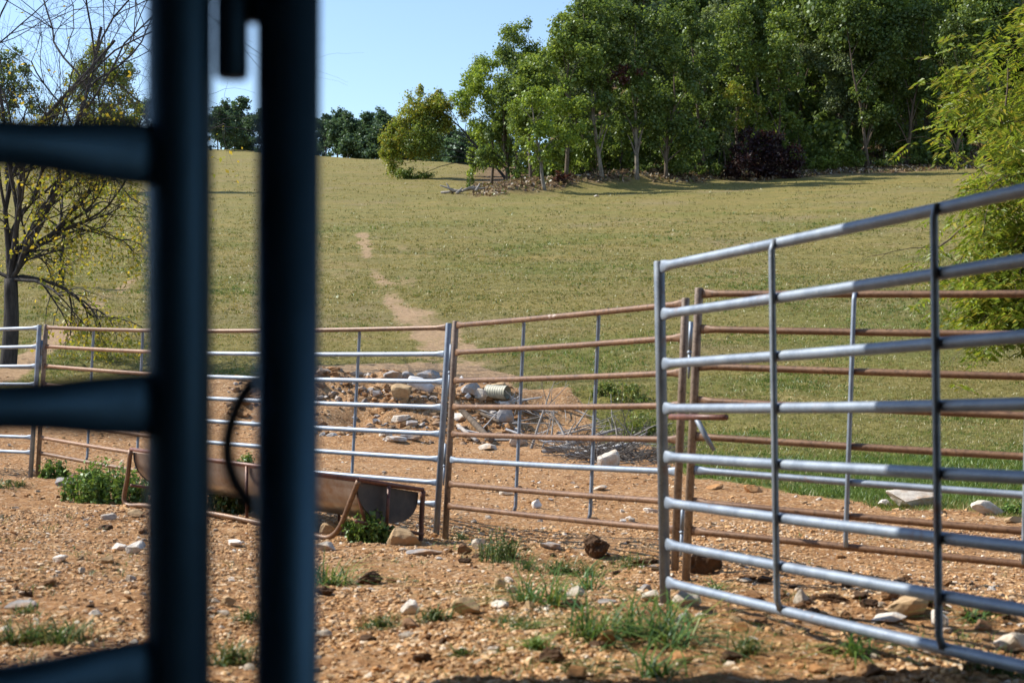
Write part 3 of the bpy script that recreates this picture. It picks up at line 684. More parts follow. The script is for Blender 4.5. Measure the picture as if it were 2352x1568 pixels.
for k in range(26):
    u = rng.uniform(1040, 1330) if k < 15 else rng.uniform(1230, 1460); v_ = rng.uniform(930, 1035) if k < 15 else rng.uniform(1000, 1050)
    p = onG(u, v_, rng.uniform(.0, .12), 20); mb = MB(); an = rng.uniform(-.9, .3) if k < 15 else rng.uniform(-.4, .5)
    twig(mb, p, (math.cos(an), rng.normal() * .3, math.sin(an) * .5 + .12), rng.uniform(.5, 1.3), rng.uniform(.014, .036), 2 if k % 2 else 1, rng, .02, .25, 2)
    mb.build('dead_branch', PALELOG if k % 3 == 0 else DEADWOOD, None, True, label='grey white broken branch tangled in the debris heap behind the panels', category='branch', group='broken branches in the debris heap')
mb = MB()
for k in range(170):
    u = rng.uniform(1325, 1505); p = onG(u, rng.uniform(1040, 1064), 0, 18); twig(mb, p + (0, 0, rng.uniform(-.05, .05)), (rng.normal(), rng.normal() * .5, rng.uniform(-.1, .32)), rng.uniform(.4, 1.0), .010, 1, rng, 0, .6, 4)
k = N('dry_twigs'); mb.build('brush_pile', k.pbr((.105, .09, .078), .9), None, True, label='tangled pile of dead brush and twigs behind the brown panel', category='brush')
# stump debris by the forest
mb = MB(); p = onG(1062, 446, .2, 60)
for k in range(9): tube(mb, [p + rng.normal(size=3) * (.8, .4, .1), p + rng.normal(size=3) * (1.3, .6, .1) + (0, 0, rng.uniform(0, .7))], [.12, .05], 6)
mb.build('brush_pile', DEADWOOD, None, True, label='small grey heap of broken wood at the left tip of the spoil bank', category='brush')

# ------------------------------------------------------------ grass and weeds
def blades(mb, c, n, spread, L, wd, pal, rng, lean=.6, onground=True):
    pal = np.array(pal); c = np.asarray(c, float)
    rr = spread * .62 * np.abs(rng.normal(size=n)); th = rng.uniform(0, 2 * math.pi, n)
    x = c[0] + rr * np.cos(th) * 1.0; y = c[1] + rr * np.sin(th); z = G(x, y) - .005
    b = np.stack([x, y, z], -1); az = rng.uniform(0, 6.28, n); ln = L * rng.uniform(.45, 1.15, n); le = lean * rng.uniform(.3, 1.3, n)
    d = np.stack([np.cos(az), np.sin(az), 0 * az], -1); sd = np.stack([-np.sin(az), np.cos(az), 0 * az], -1)
    V = []; ks = [(0, 1.0), (.4, .9), (.75, .6), (1.0, 0.06)]
    for t_, w_ in ks:
        h = ln * (t_ - .42 * le * t_ * t_); o = ln * le * t_ ** 1.7
        ctr = b + d * o[:, None] + np.stack([0 * h, 0 * h, np.maximum(h, .02 * t_)], -1)
        V += [ctr - sd * (wd * w_ / 2), ctr + sd * (wd * w_ / 2)]
    V = np.stack(V, 1).reshape(-1, 3); o = (np.arange(n) * 8)[:, None, None]
    q = (np.array([(0, 1, 3, 2), (2, 3, 5, 4), (4, 5, 7, 6)])[None] + o).reshape(-1, 4)
    col = np.repeat(pal[rng.integers(len(pal), size=n)] * rng.uniform(.75, 1.2, (n, 1)), 8, 0)
    mb.add(V, q, None, col)
def leaves(mb, P, size, pal, rng, nb=None, asp=.55, up=.5):
    n = len(P); pal = np.array(pal); nn = nrm((nb if nb is not None else 0) * .7 + rng.normal(size=(n, 3)) * .6 + np.array([0, 0, up]))
    t = nrm(np.cross(nn, rng.normal(size=(n, 3)))); b = np.cross(nn, t); s = (size * rng.uniform(.6, 1.3, n))[:, None]
    V = np.stack([P - t * s * .5, P + b * s * asp * .5 - t * s * .08, P + t * s * .5, P - b * s * asp * .5 - t * s * .08], 1).reshape(-1, 3)
    q = np.arange(n * 4).reshape(-1, 4); col = np.repeat(pal[rng.integers(len(pal), size=n)] * rng.uniform(.75, 1.25, (n, 1)), 4, 0)
    mb.add(V, q, None, col)
LG = [(.07, .15, .045), (.10, .19, .05), (.13, .21, .05), (.08, .16, .07), (.20, .24, .06)]
DG = [(.05, .10, .03), (.07, .13, .035), (.13, .17, .05), (.22, .19, .08)]
WD = [(.13, .22, .045), (.17, .27, .055), (.09, .16, .03), (.21, .30, .07)]
TUFTS = [ # px, py, width px, blades, blade length, palette, label
 (1235, 1388, 120, 130, .17, LG, 'long bladed green grass tuft in the middle of the dirt'),
 (1430, 1462, 230, 260, .17, LG, 'wide sprawling green grass tuft below the near grey post'),
 (1540, 1486, 90, 80, .19, LG, 'arching grass blades right of the wide sprawling tuft'),
 (1000, 1424, 80, 120, .09, DG, 'low weedy tuft between the white rock and tan rock'),
 (870, 1440, 80, 130, .09, DG, 'small round grass tuft left of the white rock'),
 (1190, 1440, 130, 120, .09, DG, 'thin scattered grass behind the wide sprawling tuft'),
 (1150, 1285, 110, 220, .16, DG, 'fuzzy feathery weed clump right of the middle posts'),
 (1290, 1318, 190, 300, .15, DG, 'broad grass patch in front of the root clod'),
 (1335, 1345, 60, 60, .18, LG, 'bluish green blades at the front of the broad grass patch'),
 (1440, 1300, 90, 90, .12, DG, 'grass fringe right of the upright root clod'),
 (765, 1345, 80, 110, .17, LG, 'bright grass tuft at the right side of the gate post'),
 (1225, 1490, 70, 90, .08, WD, 'small yellow green leafy weed near the bottom centre'),
 (1060, 1508, 50, 60, .06, DG, 'tiny green tuft left of the dark clod'),
 (100, 1478, 210, 340, .13, DG, 'dark grass band at the lower left edge'),
 (530, 1530, 80, 160, .12, DG, 'shaded grass low between the two blurred posts'),
 (1310, 1545, 60, 60, .07, DG, 'thin green sprigs at the bottom edge'),
 (1720, 1500, 90, 100, .11, DG, 'dark green sprigs among the rail shadows'),
 (1960, 1512, 70, 70, .12, LG, 'green blades under the near bottom rail'),
 (1500, 1550, 80, 80, .12, LG, 'grass sprigs at the bottom edge below the near post'),
 (2290, 1550, 120, 120, .13, DG, 'dark grass in the bottom right corner'),
 (1640, 1352, 40, 40, .08, LG, 'small green sprig at the foot of the rusty post'),
 (2240, 1425, 60, 50, .10, LG, 'faint green sprig by the brown rock at right'),
 (1060, 1240, 60, 70, .09, DG, 'small weeds at the foot of the middle posts'),
 (60, 1412, 90, 70, .06, DG, 'low grass beside the slate piece at far left'),
 (570, 1428, 60, 70, .10, DG, 'thin grass upper part between the blurred posts'),
 (20, 1115, 110, 120, .10, DG, 'dark grass at the foot of the far left panel'),
 (1530, 1430, 40, 26, .22, LG, 'single tall arching blades left of the pale boulder'),
]
for px, py, wd, n, L, pal, lb in TUFTS:
    p = GP(px, py); mb = MB(); sc = p[1] / F
    k = max(1, min(wd // 45, n // 60))
    for j in range(k):
        c = GP(px + (j - (k - 1) / 2) * wd / k + rng.normal() * 6, py + rng.normal() * 5); blades(mb, c, int(n / k * .8), wd * sc / k * .6, L * (1.6 if pal is LG else 1.15), (.0075 if pal is LG else .005) * max(1, p[1] / 9), pal, rng, 2.1 if pal is LG else 1.35)
    if pal is not LG:
        nl = int(n * .9); th = rng.uniform(0, 6.28, nl); rr = wd * sc * .3 * np.abs(rng.normal(size=nl)); x = p[0] + rr * np.cos(th); y = p[1] + rr * np.sin(th) * .7
        leaves(mb, np.stack([x, y, G(x, y) + L * .5 * rng.random(nl) * np.exp(-(rr / (wd * sc * .4)) ** 2)], -1), .022 * max(1, p[1] / 9), pal, rng)
    mb.build('grass_tuft' if pal is not WD else 'weed', GRASS, None, False, label=lb, category='grass tuft', group='grass tufts in the yard')
n = 900; rs = np.random.default_rng(12); mb = MB(); c = 0
for k in range(n):
    y = 4.6 + 8 * rs.random() ** 1.6; x = (rs.random() * 2 - 1) * .36 * y
    if dirt_mask(x, y) < .6 or float(fbm(x * .8, y * .8, 19, 2)) < -.02: continue
    blades(mb, (x, y, 0), int(rs.integers(3, 9)), .05, rs.uniform(.03, .09), .004 * max(1, y / 8), LG + DG if rs.random() < .7 else [(.42, .33, .17), (.34, .26, .13)], rs, 1.5)
mb.build('sparse_sprouts', GRASS, None, False, kind='stuff', label='sparse green sprouts and dry stems scattered over the dirt')
def weed(px, py, wpx, hpx, label, n, rng, pal=WD, ls=.05, name='weed_clump'):
    p = GP(px, py); s = p[1] / F; t = thing(name, label, 'weeds', tuple(p)); a = wpx * s / 2; H = hpx * s
    st = MB(); lf = MB()
    for k in range(n):
        th = rng.uniform(0, 6.28); r = a * math.sqrt(rng.random()); x, y = p[0] + r * math.cos(th), p[1] + r * math.sin(th) * .7; z = float(G(x, y))
        h = H * rng.uniform(.45, 1.05) * (1 - .5 * (r / a) ** 2); d = rng.normal(size=2) * .25
        tip = np.array([x + d[0] * h, y + d[1] * h, z + h]); b = np.array([x, y, z - .02]); tube(st, [b, b * .5 + tip * .5 + (0, 0, .02), tip], [.006, .004, .002], 4, cap=False, col=(.10, .14, .04))
        m = rng.integers(16, 30); tt = rng.random(m)[:, None] ** .7; P = b * (1 - tt) + tip * tt + rng.normal(size=(m, 3)) * h * .12
        P[:, 2] = np.maximum(P[:, 2], z + .01); leaves(lf, P, ls, pal, rng)
    st.build('stem', GRASS, t); lf.build('foliage', GRASS, t, False); return t
weed(240, 1150, 200, 100, 'large bright green leafy weed clump at the left end of the trough', 130, rng)
weed(125, 1098, 60, 45, 'small leafy weeds behind the left panel joint, at post foot', 30, rng)
weed(845, 1245, 95, 80, 'leafy green weed under the right end of the trough', 70, rng, ls=.04)
weed(530, 1178, 110, 70, 'dark weeds in shade under the trough between blurred posts', 60, rng, DG)
weed(568, 1075, 40, 40, 'bright green weed behind the trough beside the gate post', 16, rng)
weed(1150, 1290, 90, 95, 'wispy tall weed beside the middle posts', 24, rng, DG, .02)
for px, py, w_, h_, lb in ((1440, 915, 110, 36, 'green weeds along the top of the gully bank behind the panel'), (1470, 1000, 90, 60, 'yellow green weeds on the right side of the gully bank'), (1390, 900, 60, 26, 'short green weeds at the left of the bank top'), (1560, 960, 70, 40, 'pale green weeds behind the near grey post')):
    weed(px, py, w_, h_, lb, 46, rng, [(.20, .24, .05), (.14, .20, .04), (.26, .26, .06)], .05)
weed(2330, 1180, 60, 24, 'low green weeds by the pale slab at right', 20, rng)

n = 26000; rl_ = np.random.default_rng(8); u = rl_.uniform(1000, 2250, n); y = edgeY((u - CX) * 115 / F, 115 + 0 * u) + rl_.uniform(-6, 22, n); x = (u - CX) * y / F
k = litter_mask(x, y) > .4; x, y = x[k], y[k]; n = len(x)
mb = MB(); leaves(mb, np.stack([x, y, G(x, y) + .05 + .12 * rl_.random(n)], -1), .34, [(.20, .13, .08), (.30, .21, .13), (.10, .07, .045), (.42, .36, .29), (.07, .045, .03), (.12, .13, .04)], rl_, None, .5, .7)
mb.build('leaf_litter', GRASS, None, False, kind='stuff', label='brown leaf litter and broken twigs on the forest floor')
# pasture grass: uncountable
n = 190000; rg = np.random.default_rng(3)
y = np.exp(rg.uniform(math.log(11), math.log(105), n)); x = (rg.random(n) * 2 - 1) * .38 * y
d = dirt_mask(x, y) + .5 * fbm(x * 2, y * 2, 91, 2); k = (d < .45) & (litter_mask(x, y) < .3) & (rg.random(n) > ss(y, 35, 100)); x, y = x[k], y[k]; n = len(x)
lu = np.clip(.8 * lush_mask(x, y) + .8 * fbm(x / 2, y / 2, 93, 3), 0, 1); z = G(x, y)
H = (.028 + .038 * lu) * rg.uniform(.5, 1.5, n) * (1 + (y - 12) / 60); W = .005 * (y / 11) ** .8
az = rg.uniform(0, 6.28, n); sd = np.stack([np.cos(az), np.sin(az), 0 * az], -1) * W[:, None]; b = np.stack([x, y, z - .01], -1)
V = []; T3 = []
for j in range(4):
    o = np.stack([rg.normal(size=n) * .05, rg.normal(size=n) * .05, 0 * x], -1); tp = np.stack([rg.normal(size=n) * .5 * H, rg.normal(size=n) * .5 * H, H * rg.uniform(.6, 1.1, n)], -1)
    V.append(np.stack([b + o - sd, b + o + sd, b + o + tp], 1))
V = np.concatenate(V).reshape(-1, 3)
dry = np.array([(.26, .22, .072), (.29, .235, .09), (.22, .20, .06), (.31, .25, .11), (.17, .17, .046)]); gre = np.array([(.08, .14, .025), (.12, .18, .03), (.16, .21, .045)])
ci = dry[rg.integers(5, size=n)]; cg = gre[rg.integers(3, size=n)]; col = np.where((rg.random(n) < lu)[:, None], cg, ci) * rg.uniform(.8, 1.2, (n, 1))
MB().add(V, None, np.arange(len(V)).reshape(-1, 3), np.repeat(np.tile(col, (4, 1)), 3, 0)).build('pasture_grass', GRASS, None, False, kind='stuff', label='short dry olive grass over the hillside pasture')

n = 34000; y = np.exp(rg.uniform(math.log(40), math.log(230), n)); x = (rg.random(n) * 2 - 1) * .37 * y
k = (dirt_mask(x, y) < .3) & (litter_mask(x, y) < .3) & (fbm(x / 2.5, y / 2.5, 17, 3) + .35 * rg.normal(size=n) > -.1); x, y = x[k], y[k]; n = len(x); b = np.stack([x, y, G(x, y) - .02], -1)
az = rg.uniform(0, 6.28, n); sd = np.stack([np.cos(az), np.sin(az), 0 * az], -1); hh = (.05 + .10 * rg.random(n) ** 2) * (y / 80) ** .4; V = []
for j in range(3):
    o = np.stack([rg.normal(size=n) * .10, rg.normal(size=n) * .10, 0 * x], -1)
    V.append(np.stack([b + o - sd * .035, b + o + sd * .035, b + o + np.stack([rg.normal(size=n) * .06, rg.normal(size=n) * .06, hh], -1)], 1))
V = np.concatenate(V).reshape(-1, 3); pc = np.array([(.16, .165, .042), (.21, .19, .056), (.27, .225, .078), (.32, .255, .105), (.13, .155, .035)])[rg.integers(5, size=n)] * rg.uniform(.8, 1.15, (n, 1))
MB().add(V, None, np.arange(len(V)).reshape(-1, 3), np.repeat(np.tile(pc, (3, 1)), 3, 0)).build('pasture_grass', GRASS, None, False, kind='stuff', label='coarser dry grass clumps on the upper pasture')

# ------------------------------------------------------------ trees
PAL = dict(dark=[(.09, .14, .036), (.115, .168, .042), (.14, .19, .045)], mid=[(.14, .205, .045), (.175, .245, .05), (.205, .26, .055)],
  bright=[(.21, .29, .045), (.27, .34, .05), (.17, .25, .045)], yellow=[(.22, .28, .04), (.27, .29, .045), (.17, .24, .04), (.30, .26, .045)],
  sage=[(.15, .19, .085), (.18, .22, .10), (.12, .17, .07)], purple=[(.04, .018, .022), (.055, .025, .028), (.03, .014, .018)],
  red=[(.12, .04, .03), (.09, .035, .03), (.07, .04, .03)], far=[(.07, .125, .075), (.09, .15, .085), (.08, .13, .065)], gold=[(.40, .34, .04), (.48, .36, .05), (.30, .30, .04), (.24, .27, .04)])  # far: bluish green, distance haze put into the leaf colour
def clump(mb, c, r, n, leaf, pal, rng, gap=.0):
    d = nrm(rng.normal(size=(n, 3))); rad = rng.random(n) ** .5 * (1 + .25 * rng.normal(size=n)); P = c + d * rad[:, None] * r
    leaves(mb, P, leaf, pal, rng, d * rad[:, None], .72, .45)
def crown_from(mb, blobs, leaf, dens, pal, rng):
    subs = []
    for c, r in blobs:
        r = np.asarray(r, float); k = int(np.clip(4.2 * r.mean() ** 1.3 + 4, 5, 34))
        for j in range(k):
            d = nrm(rng.normal(size=3)); sc = c + d * r * rng.random() ** .45 * .82; sr = r * rng.uniform(.28, .52)
            subs.append((sc, sr))
            m = int(dens * sr[0] * sr[2] / leaf ** 2 * 13) + 10
            tint = rng.uniform(.78, 1.2); clump(mb, sc, sr, m, leaf, [tuple(np.array(q) * tint) for q in pal], rng)
    return subs
def tree_limbs(mb, base, tops, r, rng, lean=None):
    """tapered trunk to the highest clump, limbs to the others"""
    tops = [np.asarray(q) for q in tops]; top = max(tops, key=lambda q: q[2]); H = top[2] - base[2]
    ctr = base * .4 + np.array([top[0], top[1], base[2]]) * .6
    P = [base - (0, 0, .3)] + [base * (1 - f) + top * f + np.array([rng.normal() * .016 * H, rng.normal() * .016 * H, 0]) * min(1, f * 2) for f in (.2, .4, .6, .8)] + [top]
    P = smooth_path(P, 3); rad = np.interp(np.linspace(0, 1, len(P)), [0, .06, .5, 1], [r * 1.4, r, r * .6, r * .12]); tube(mb, P, rad, 8)
    for q in tops:
        if q is top: continue
        f = np.clip(((q[2] - base[2]) / H - .18), .15, .85); i = int(f * (len(P) - 1)); s = P[i]
        m = s * .5 + q * .5 + np.array([0, 0, .12 * np.linalg.norm(q - s)]); tube(mb, smooth_path([s, m, q], 3), np.linspace(rad[i] * .55, r * .08, 7), 6, cap=False)
def edge_tree(label, base, blobs, pal, leaf=.34, dens=1.0, tr=.22, name='tree', cat='tree', bark=None, rng=rng, group='trees along the forest edge', extra=None, lo=60, Y=None, soft=LEAF):
    leaf *= .74; tr *= .62
    b = GP(*base, lo) if Y is None else np.append(U(base[0], base[1], Y)[:2], float(G(*U(base[0], base[1], Y)[:2])))
    Y = b[1]; s = Y / F
    if cat == 'tree' and group == 'trees along the forest edge' and base[0] > 1190 and 'young' not in label and 'sapling' not in label and pal in ('dark', 'mid', 'sage', 'bright'):
        y0 = base[1]; yt = min(q[1] for q in blobs); hh_ = min(y0 - yt, 330)
        blobs = list(blobs) + [(base[0] + rng.normal() * 14 + dx, y0 - f * hh_, 30, 26) for f, dx in ((.34, -22), (.38, 22), (.50, -30), (.52, 28), (.66, 0))]
    t = thing(name, label, cat, tuple(b), group); W = []
    for bl in blobs:
        cx, cy, rx, ry = bl[:4]; dy = bl[4] if len(bl) > 4 else rng.uniform(-.5, .5) * rx * s
        W.append((U(cx, cy, Y) + np.array([0, dy, 0]), np.array([rx * s, max(rx, ry) * s * .85, ry * s])))
    mb = MB(); tree_limbs(mb, b, [w_[0] for w_ in W], tr, rng); mb.build('trunk', bark or BARK, t)
    mb = MB(); crown_from(mb, W, leaf, dens, PAL[pal], rng); mb.build('crown', soft, t, False)
    if extra:
        for nm, pl, bls in extra:
            mb = MB(); W2 = [(U(q[0], q[1], Y - .8), np.array([q[2] * s, q[2] * s * .8, q[3] * s])) for q in bls]; crown_from(mb, W2, leaf * .85, dens * .8, PAL[pl], rng); mb.build(nm, soft, t, False)
    return t
edge_tree('drooping yellow green tree hanging out over the pasture, leftmost of the forest', (1168, 412),
   [(960, 290, 62, 70), (915, 330, 40, 55), (985, 250, 50, 40), (905, 385, 28, 32), (950, 408, 30, 18), (968, 212, 20, 20), (1030, 250, 42, 30), (1075, 262, 30, 24), (925, 280, 30, 34), (890, 350, 24, 34), (940, 240, 34, 30), (1010, 285, 40, 44), (1000, 225, 26, 22), (955, 345, 44, 40), (900, 300, 26, 30)], 'yellow', .30, 1.0, .24, bark=DARKBARK, extra=[('lower_foliage', 'mid', [(975, 320, 46, 60), (930, 400, 34, 26), (965, 405, 34, 18)])])
edge_tree('bright green tree with low hanging leaves beside the drooping tree', (1183, 405),
   [(1095, 170, 36, 52), (1080, 215, 32, 30), (1120, 230, 34, 40), (1100, 310, 34, 36), (1095, 360, 28, 34), (1150, 300, 34, 50), (1190, 160, 42, 38), (1085, 395, 16, 22), (1200, 210, 40, 34)], 'bright', .30, 1.0, .22, extra=[('vine_foliage', 'purple', [(1180, 258, 30, 24)])])
edge_tree('dark green tree rising behind the bright green tree, top against the sky', (1215, 395), [(1193, 85, 44, 38), (1180, 130, 44, 34), (1220, 130, 40, 44), (1170, 70, 16, 14), (1210, 60, 16, 20)], 'mid', .34, .9, .22)
edge_tree('yellow green tree with slim leaning trunk lit on its left side', (1252, 437), [(1270, 230, 55, 40), (1220, 225, 40, 34), (1320, 235, 40, 36), (1250, 290, 50, 40), (1310, 300, 42, 36), (1180, 240, 30, 26), (1270, 340, 36, 24)], 'bright', .30, .9, .23, bark=PALEBARK)
edge_tree('tall dense green tree behind the leaning trunk', (1300, 410), [(1290, 110, 56, 60), (1285, 75, 40, 34), (1340, 130, 46, 50), (1250, 150, 36, 36), (1310, 190, 50, 36), (1320, 60, 34, 40)], 'mid', .36, 1, .26)
edge_tree('tall tree with straight pale trunk standing on the spoil bank', (1384, 410), [(1380, 90, 60, 70), (1360, 170, 44, 40), (1425, 120, 46, 50), (1390, 30, 50, 40), (1340, 20, 36, 36), (1400, 240, 36, 30)], 'dark', .36, 1, .27, bark=PALEBARK, extra=[('dead_foliage', 'red', [(1415, 175, 34, 24), (1445, 160, 34, 18)])])
edge_tree('young bright sapling against the straight pale trunk', (1372, 405), [(1365, 330, 20, 22), (1378, 352, 12, 16)], 'bright', .24, .9, .06)
edge_tree('tall tree with thick pale curved trunk at the pale dirt bank', (1463, 412), [(1470, 200, 54, 60), (1440, 260, 40, 40), (1500, 250, 46, 50), (1480, 120, 50, 50), (1460, 50, 56, 50), (1520, 60, 44, 50)], 'dark', .36, 1, .28, bark=PALEBARK)
edge_tree('dark broad tree right of the curved trunk, foliage down to the ground', (1530, 408), [(1530, 230, 50, 60), (1560, 300, 46, 50), (1520, 330, 40, 40), (1590, 200, 44, 60), (1550, 130, 50, 50), (1610, 330, 40, 46)], 'dark', .36, 1.05, .27)
edge_tree('light green tall tree crown above the purple bush', (1690, 400), [(1680, 90, 50, 66), (1700, 30, 46, 40), (1660, 150, 34, 34), (1730, 130, 44, 40), (1700, 190, 40, 30)], 'mid', .36, 1, .25, bark=BARK)
edge_tree('small olive yellow tree at the left of the purple bush', (1668, 402), [(1690, 220, 36, 30), (1660, 215, 26, 26), (1730, 240, 32, 26), (1690, 270, 36, 24)], 'yellow', .30, .9, .14)
edge_tree('tall dark tree behind the olive yellow tree', (1620, 402), [(1610, 60, 56, 60), (1620, 140, 50, 44), (1580, 30, 40, 36), (1640, 260, 36, 50)], 'dark', .38, 1, .25)
edge_tree('tree with bare straight trunk above the purple bush', (1778, 400), [(1780, 120, 46, 50), (1800, 60, 46, 46), (1760, 180, 30, 30), (1820, 170, 36, 40)], 'mid', .36, 1, .2, bark=BARK)
edge_tree('sage green willowy tree with twin white trunks', (1933, 374), [(1925, 150, 56, 50), (1880, 130, 44, 44), (1965, 120, 44, 48), (1920, 220, 40, 50), (1950, 260, 30, 44), (1840, 130, 36, 34), (1915, 290, 22, 20)], 'sage', .32, 1, .2, bark=PALEBARK)
edge_tree('tall dark tree behind the sage green tree', (1995, 385), [(2000, 60, 60, 60), (1940, 40, 50, 44), (2040, 120, 46, 60), (2000, 190, 44, 50), (2010, 270, 32, 40)], 'dark', .38, 1, .26)
edge_tree('dark tree with long bare trunk left of the right hand tree', (2083, 378), [(2080, 80, 60, 70), (2120, 40, 50, 44), (2060, 170, 40, 44), (2110, 180, 44, 50), (2090, 240, 24, 24)], 'dark', .38, 1, .25, bark=BARK)
edge_tree('dark tree partly hidden by the yellow green tree at right', (2190, 385), [(2190, 100, 60, 70), (2240, 60, 60, 60), (2170, 200, 44, 60), (2230, 190, 50, 60)], 'dark', .38, 1, .26)
edge_tree('thin dark tree deep between the twin trunks and long bare trunk', (2030, 372), [(2040, 230, 26, 40), (2030, 300, 22, 30)], 'dark', .32, .9, .12)
edge_tree('slim green tree between the drooping tree and bright green tree, farther back', (1128, 398), [(1085, 190, 34, 40), (1110, 160, 30, 36), (1060, 240, 30, 34), (1120, 215, 34, 34), (1140, 140, 28, 26), (1100, 300, 30, 34), (1125, 350, 30, 34)], 'bright', .34, .9, .2, Y=126.)
edge_tree('grey green tree filling the gap behind the bright green tree', (1170, 396), [(1150, 205, 36, 40), (1170, 260, 36, 40), (1145, 290, 30, 34), (1200, 250, 34, 40), (1165, 330, 30, 30), (1150, 370, 34, 26)], 'mid', .34, .9, .2, Y=124.)
edge_tree('tall green tree behind the leaning trunk, crown cut by the picture top', (1330, 396), [(1320, 30, 50, 40), (1360, -10, 50, 40), (1310, 60, 34, 34), (1340, 90, 44, 40), (1400, 20, 40, 40)], 'mid', .34, .9, .24, Y=126.)
for px, py, w_, h_, pl, lb in ((1215, 405, 26, 90, 'mid', 'young leafy tree right of the bright green tree, foliage to the ground'), (1302, 412, 30, 100, 'bright', 'young leafy tree right of the slim leaning trunk'), (1345, 404, 26, 120, 'mid', 'young leafy tree just left of the straight pale trunk'),
      (1425, 402, 26, 110, 'mid', 'young leafy tree between the straight pale trunk and curved trunk'), (1500, 404, 30, 120, 'dark', 'young leafy tree just right of the thick curved trunk'), (1590, 406, 36, 140, 'mid', 'young leafy tree midway between curved trunk and purple bush'),
      (1645, 404, 26, 110, 'sage', 'young leafy tree touching the left side of the purple bush'), (1838, 396, 30, 120, 'mid', 'young leafy tree touching the right side of the purple bush'), (1895, 384, 26, 80, 'bright', 'young leafy tree just left of the twin white trunks'),
      (1985, 380, 28, 100, 'mid', 'young leafy tree just right of the twin white trunks'), (2050, 378, 26, 90, 'dark', 'young leafy tree left of the long bare trunk'), (2130, 376, 32, 110, 'mid', 'young leafy tree right of the long bare trunk')):
    edge_tree(lb, (px, py), [(px + rng.normal() * w_ * .4, py - h_ * f, w_ * (1.15 - .5 * f), h_ * .24) for f in (.2, .45, .7, .95)] + [(px - w_ * .7, py - h_ * .5, w_ * .7, h_ * .2), (px + w_ * .7, py - h_ * .6, w_ * .7, h_ * .2)], pl, .30, .8, .1, Y=float(GP(px, py, 60)[1]) + 2.5, bark=DARKBARK)
# shrubs under the edge
edge_tree('wide dark purple leaved bush at the forest edge', (1755, 412), [(1700, 365, 44, 38), (1755, 340, 52, 46), (1805, 360, 44, 42), (1680, 390, 30, 24), (1790, 390, 50, 24), (1740, 390, 50, 24), (1730, 315, 36, 28), (1780, 310, 34, 28)], 'purple', .28, 1.3, .1, 'bush', 'bush', DARKBARK, group=None)
for i, (px, py, rx, ry, pl, lb) in enumerate([(1210, 400, 34, 30, 'dark', 'dark bush under the bright green tree'), (1330, 398, 40, 34, 'dark', 'dark bush left of the straight pale trunk'),
     (1420, 392, 26, 24, 'red', 'reddish dry bush between the two pale trunks'), (1560, 405, 44, 36, 'dark', 'dark bush right of the thick curved trunk'), (1630, 408, 34, 30, 'dark', 'dark bush left of the purple bush'),
     (1890, 392, 40, 30, 'mid', 'low green bush right of the purple bush'), (1965, 388, 34, 26, 'mid', 'green bush at the foot of the twin white trunks'), (2040, 385, 36, 22, 'dark', 'dark low bush left of the long bare trunk'),
     (2130, 382, 40, 24, 'dark', 'dark low bush right of the long bare trunk'), (1290, 420, 26, 22, 'red', 'dry brown bush on the spoil bank right of leaning trunk'), (1480, 395, 30, 20, 'dark', 'dark bush behind the thick curved trunk'), (1080, 435, 9, 26, 'dark', 'thin bare sapling at the spoil bank tip'), (1160, 372, 20, 26, 'mid', 'green bush behind the drooping tree trunk')]):
    edge_tree(lb, (px, py), [(px, py - ry * .8, rx, ry), (px - rx * .5, py - ry * .5, rx * .6, ry * .6), (px + rx * .5, py - ry * .6, rx * .6, ry * .6)], pl, .28, 1.0 if rx > 10 else .12, .07, 'bush', 'bush', DARKBARK, group='bushes under the forest edge')

# forest behind: prototypes, then copies
def proto_tree(pal, H, Wd, rng, bark, label, group, leaf=.42, dens=.7, low=.3):
    t = thing('tree', label, 'tree', (0, 0, 0), group); bl = []
    for k in range(11):
        f = rng.uniform(low, .93); r = Wd * rng.uniform(.35, .55) * (1.15 - abs(f - .6)); a = rng.uniform(0, 6.28); q = Wd * rng.uniform(.2, .75) * (1.2 - f)
        bl.append((np.array([math.cos(a) * q, math.sin(a) * q, f * H]), np.array([r, r, r * rng.uniform(.8, 1.1)])))
    bl.append((np.array([0, 0, H * .93]), np.array([Wd * .3, Wd * .3, Wd * .35])))
    mb = MB(); tree_limbs(mb, np.zeros(3), [b[0] for b in bl], .22 * H / 15, rng); mb.build('trunk', bark, t)
    mb = MB(); crown_from(mb, bl, leaf, dens, PAL[pal], rng); mb.build('crown', LEAF, t, False); return t
WOODL, WOODG = 'tall green tree deep in the wood behind the front row', 'trees deeper in the wood'
protos = [proto_tree(pl, H, W_, rng, BARK, WOODL, WOODG, .36, .8, .2) for pl, H, W_ in (('dark', 17, 4.6), ('mid', 16, 4.4), ('dark', 19, 4.8), ('mid', 15, 4.2), ('sage', 16, 4.2), ('dark', 14, 4.0))]
spots = []
for k in range(4000):
    if len(spots) >= 150: break
    u = rng.uniform(1110, 2560); y = rng.uniform(108, 215); x = (u - CX) * y / F
    e = float(edgeY(x, y))
    if y < e + (7 if u > 1340 else 4) or (u < 1340 and y > e + 17): continue
    if any((x - a) ** 2 + (y - b) ** 2 < 3.6 ** 2 for a, b in spots): continue
    spots.append((x, y))
for i, (x, y) in enumerate(spots):
    o = protos[i % 6]; s = rng.uniform(.85, 1.2); loc = (x, y, float(G(x, y)) - .1); rz = rng.uniform(0, 6.28)
    uu = float(PX(x, y))
    if uu < 1460: s = min(s, max(.3, (CZ + (HY - float(np.interp(uu, [1100, 1150, 1200, 1260, 1340, 1460], [185, 115, 85, 70, 15, -60]))) * y / F - loc[2]) / 17.5))
    if i < 6: o.location = loc; o.rotation_euler = (0, 0, rz); o.scale = (s, s, s)
    else: copy_thing(o, loc, rz, (s, s, s * rng.uniform(.92, 1.12)))
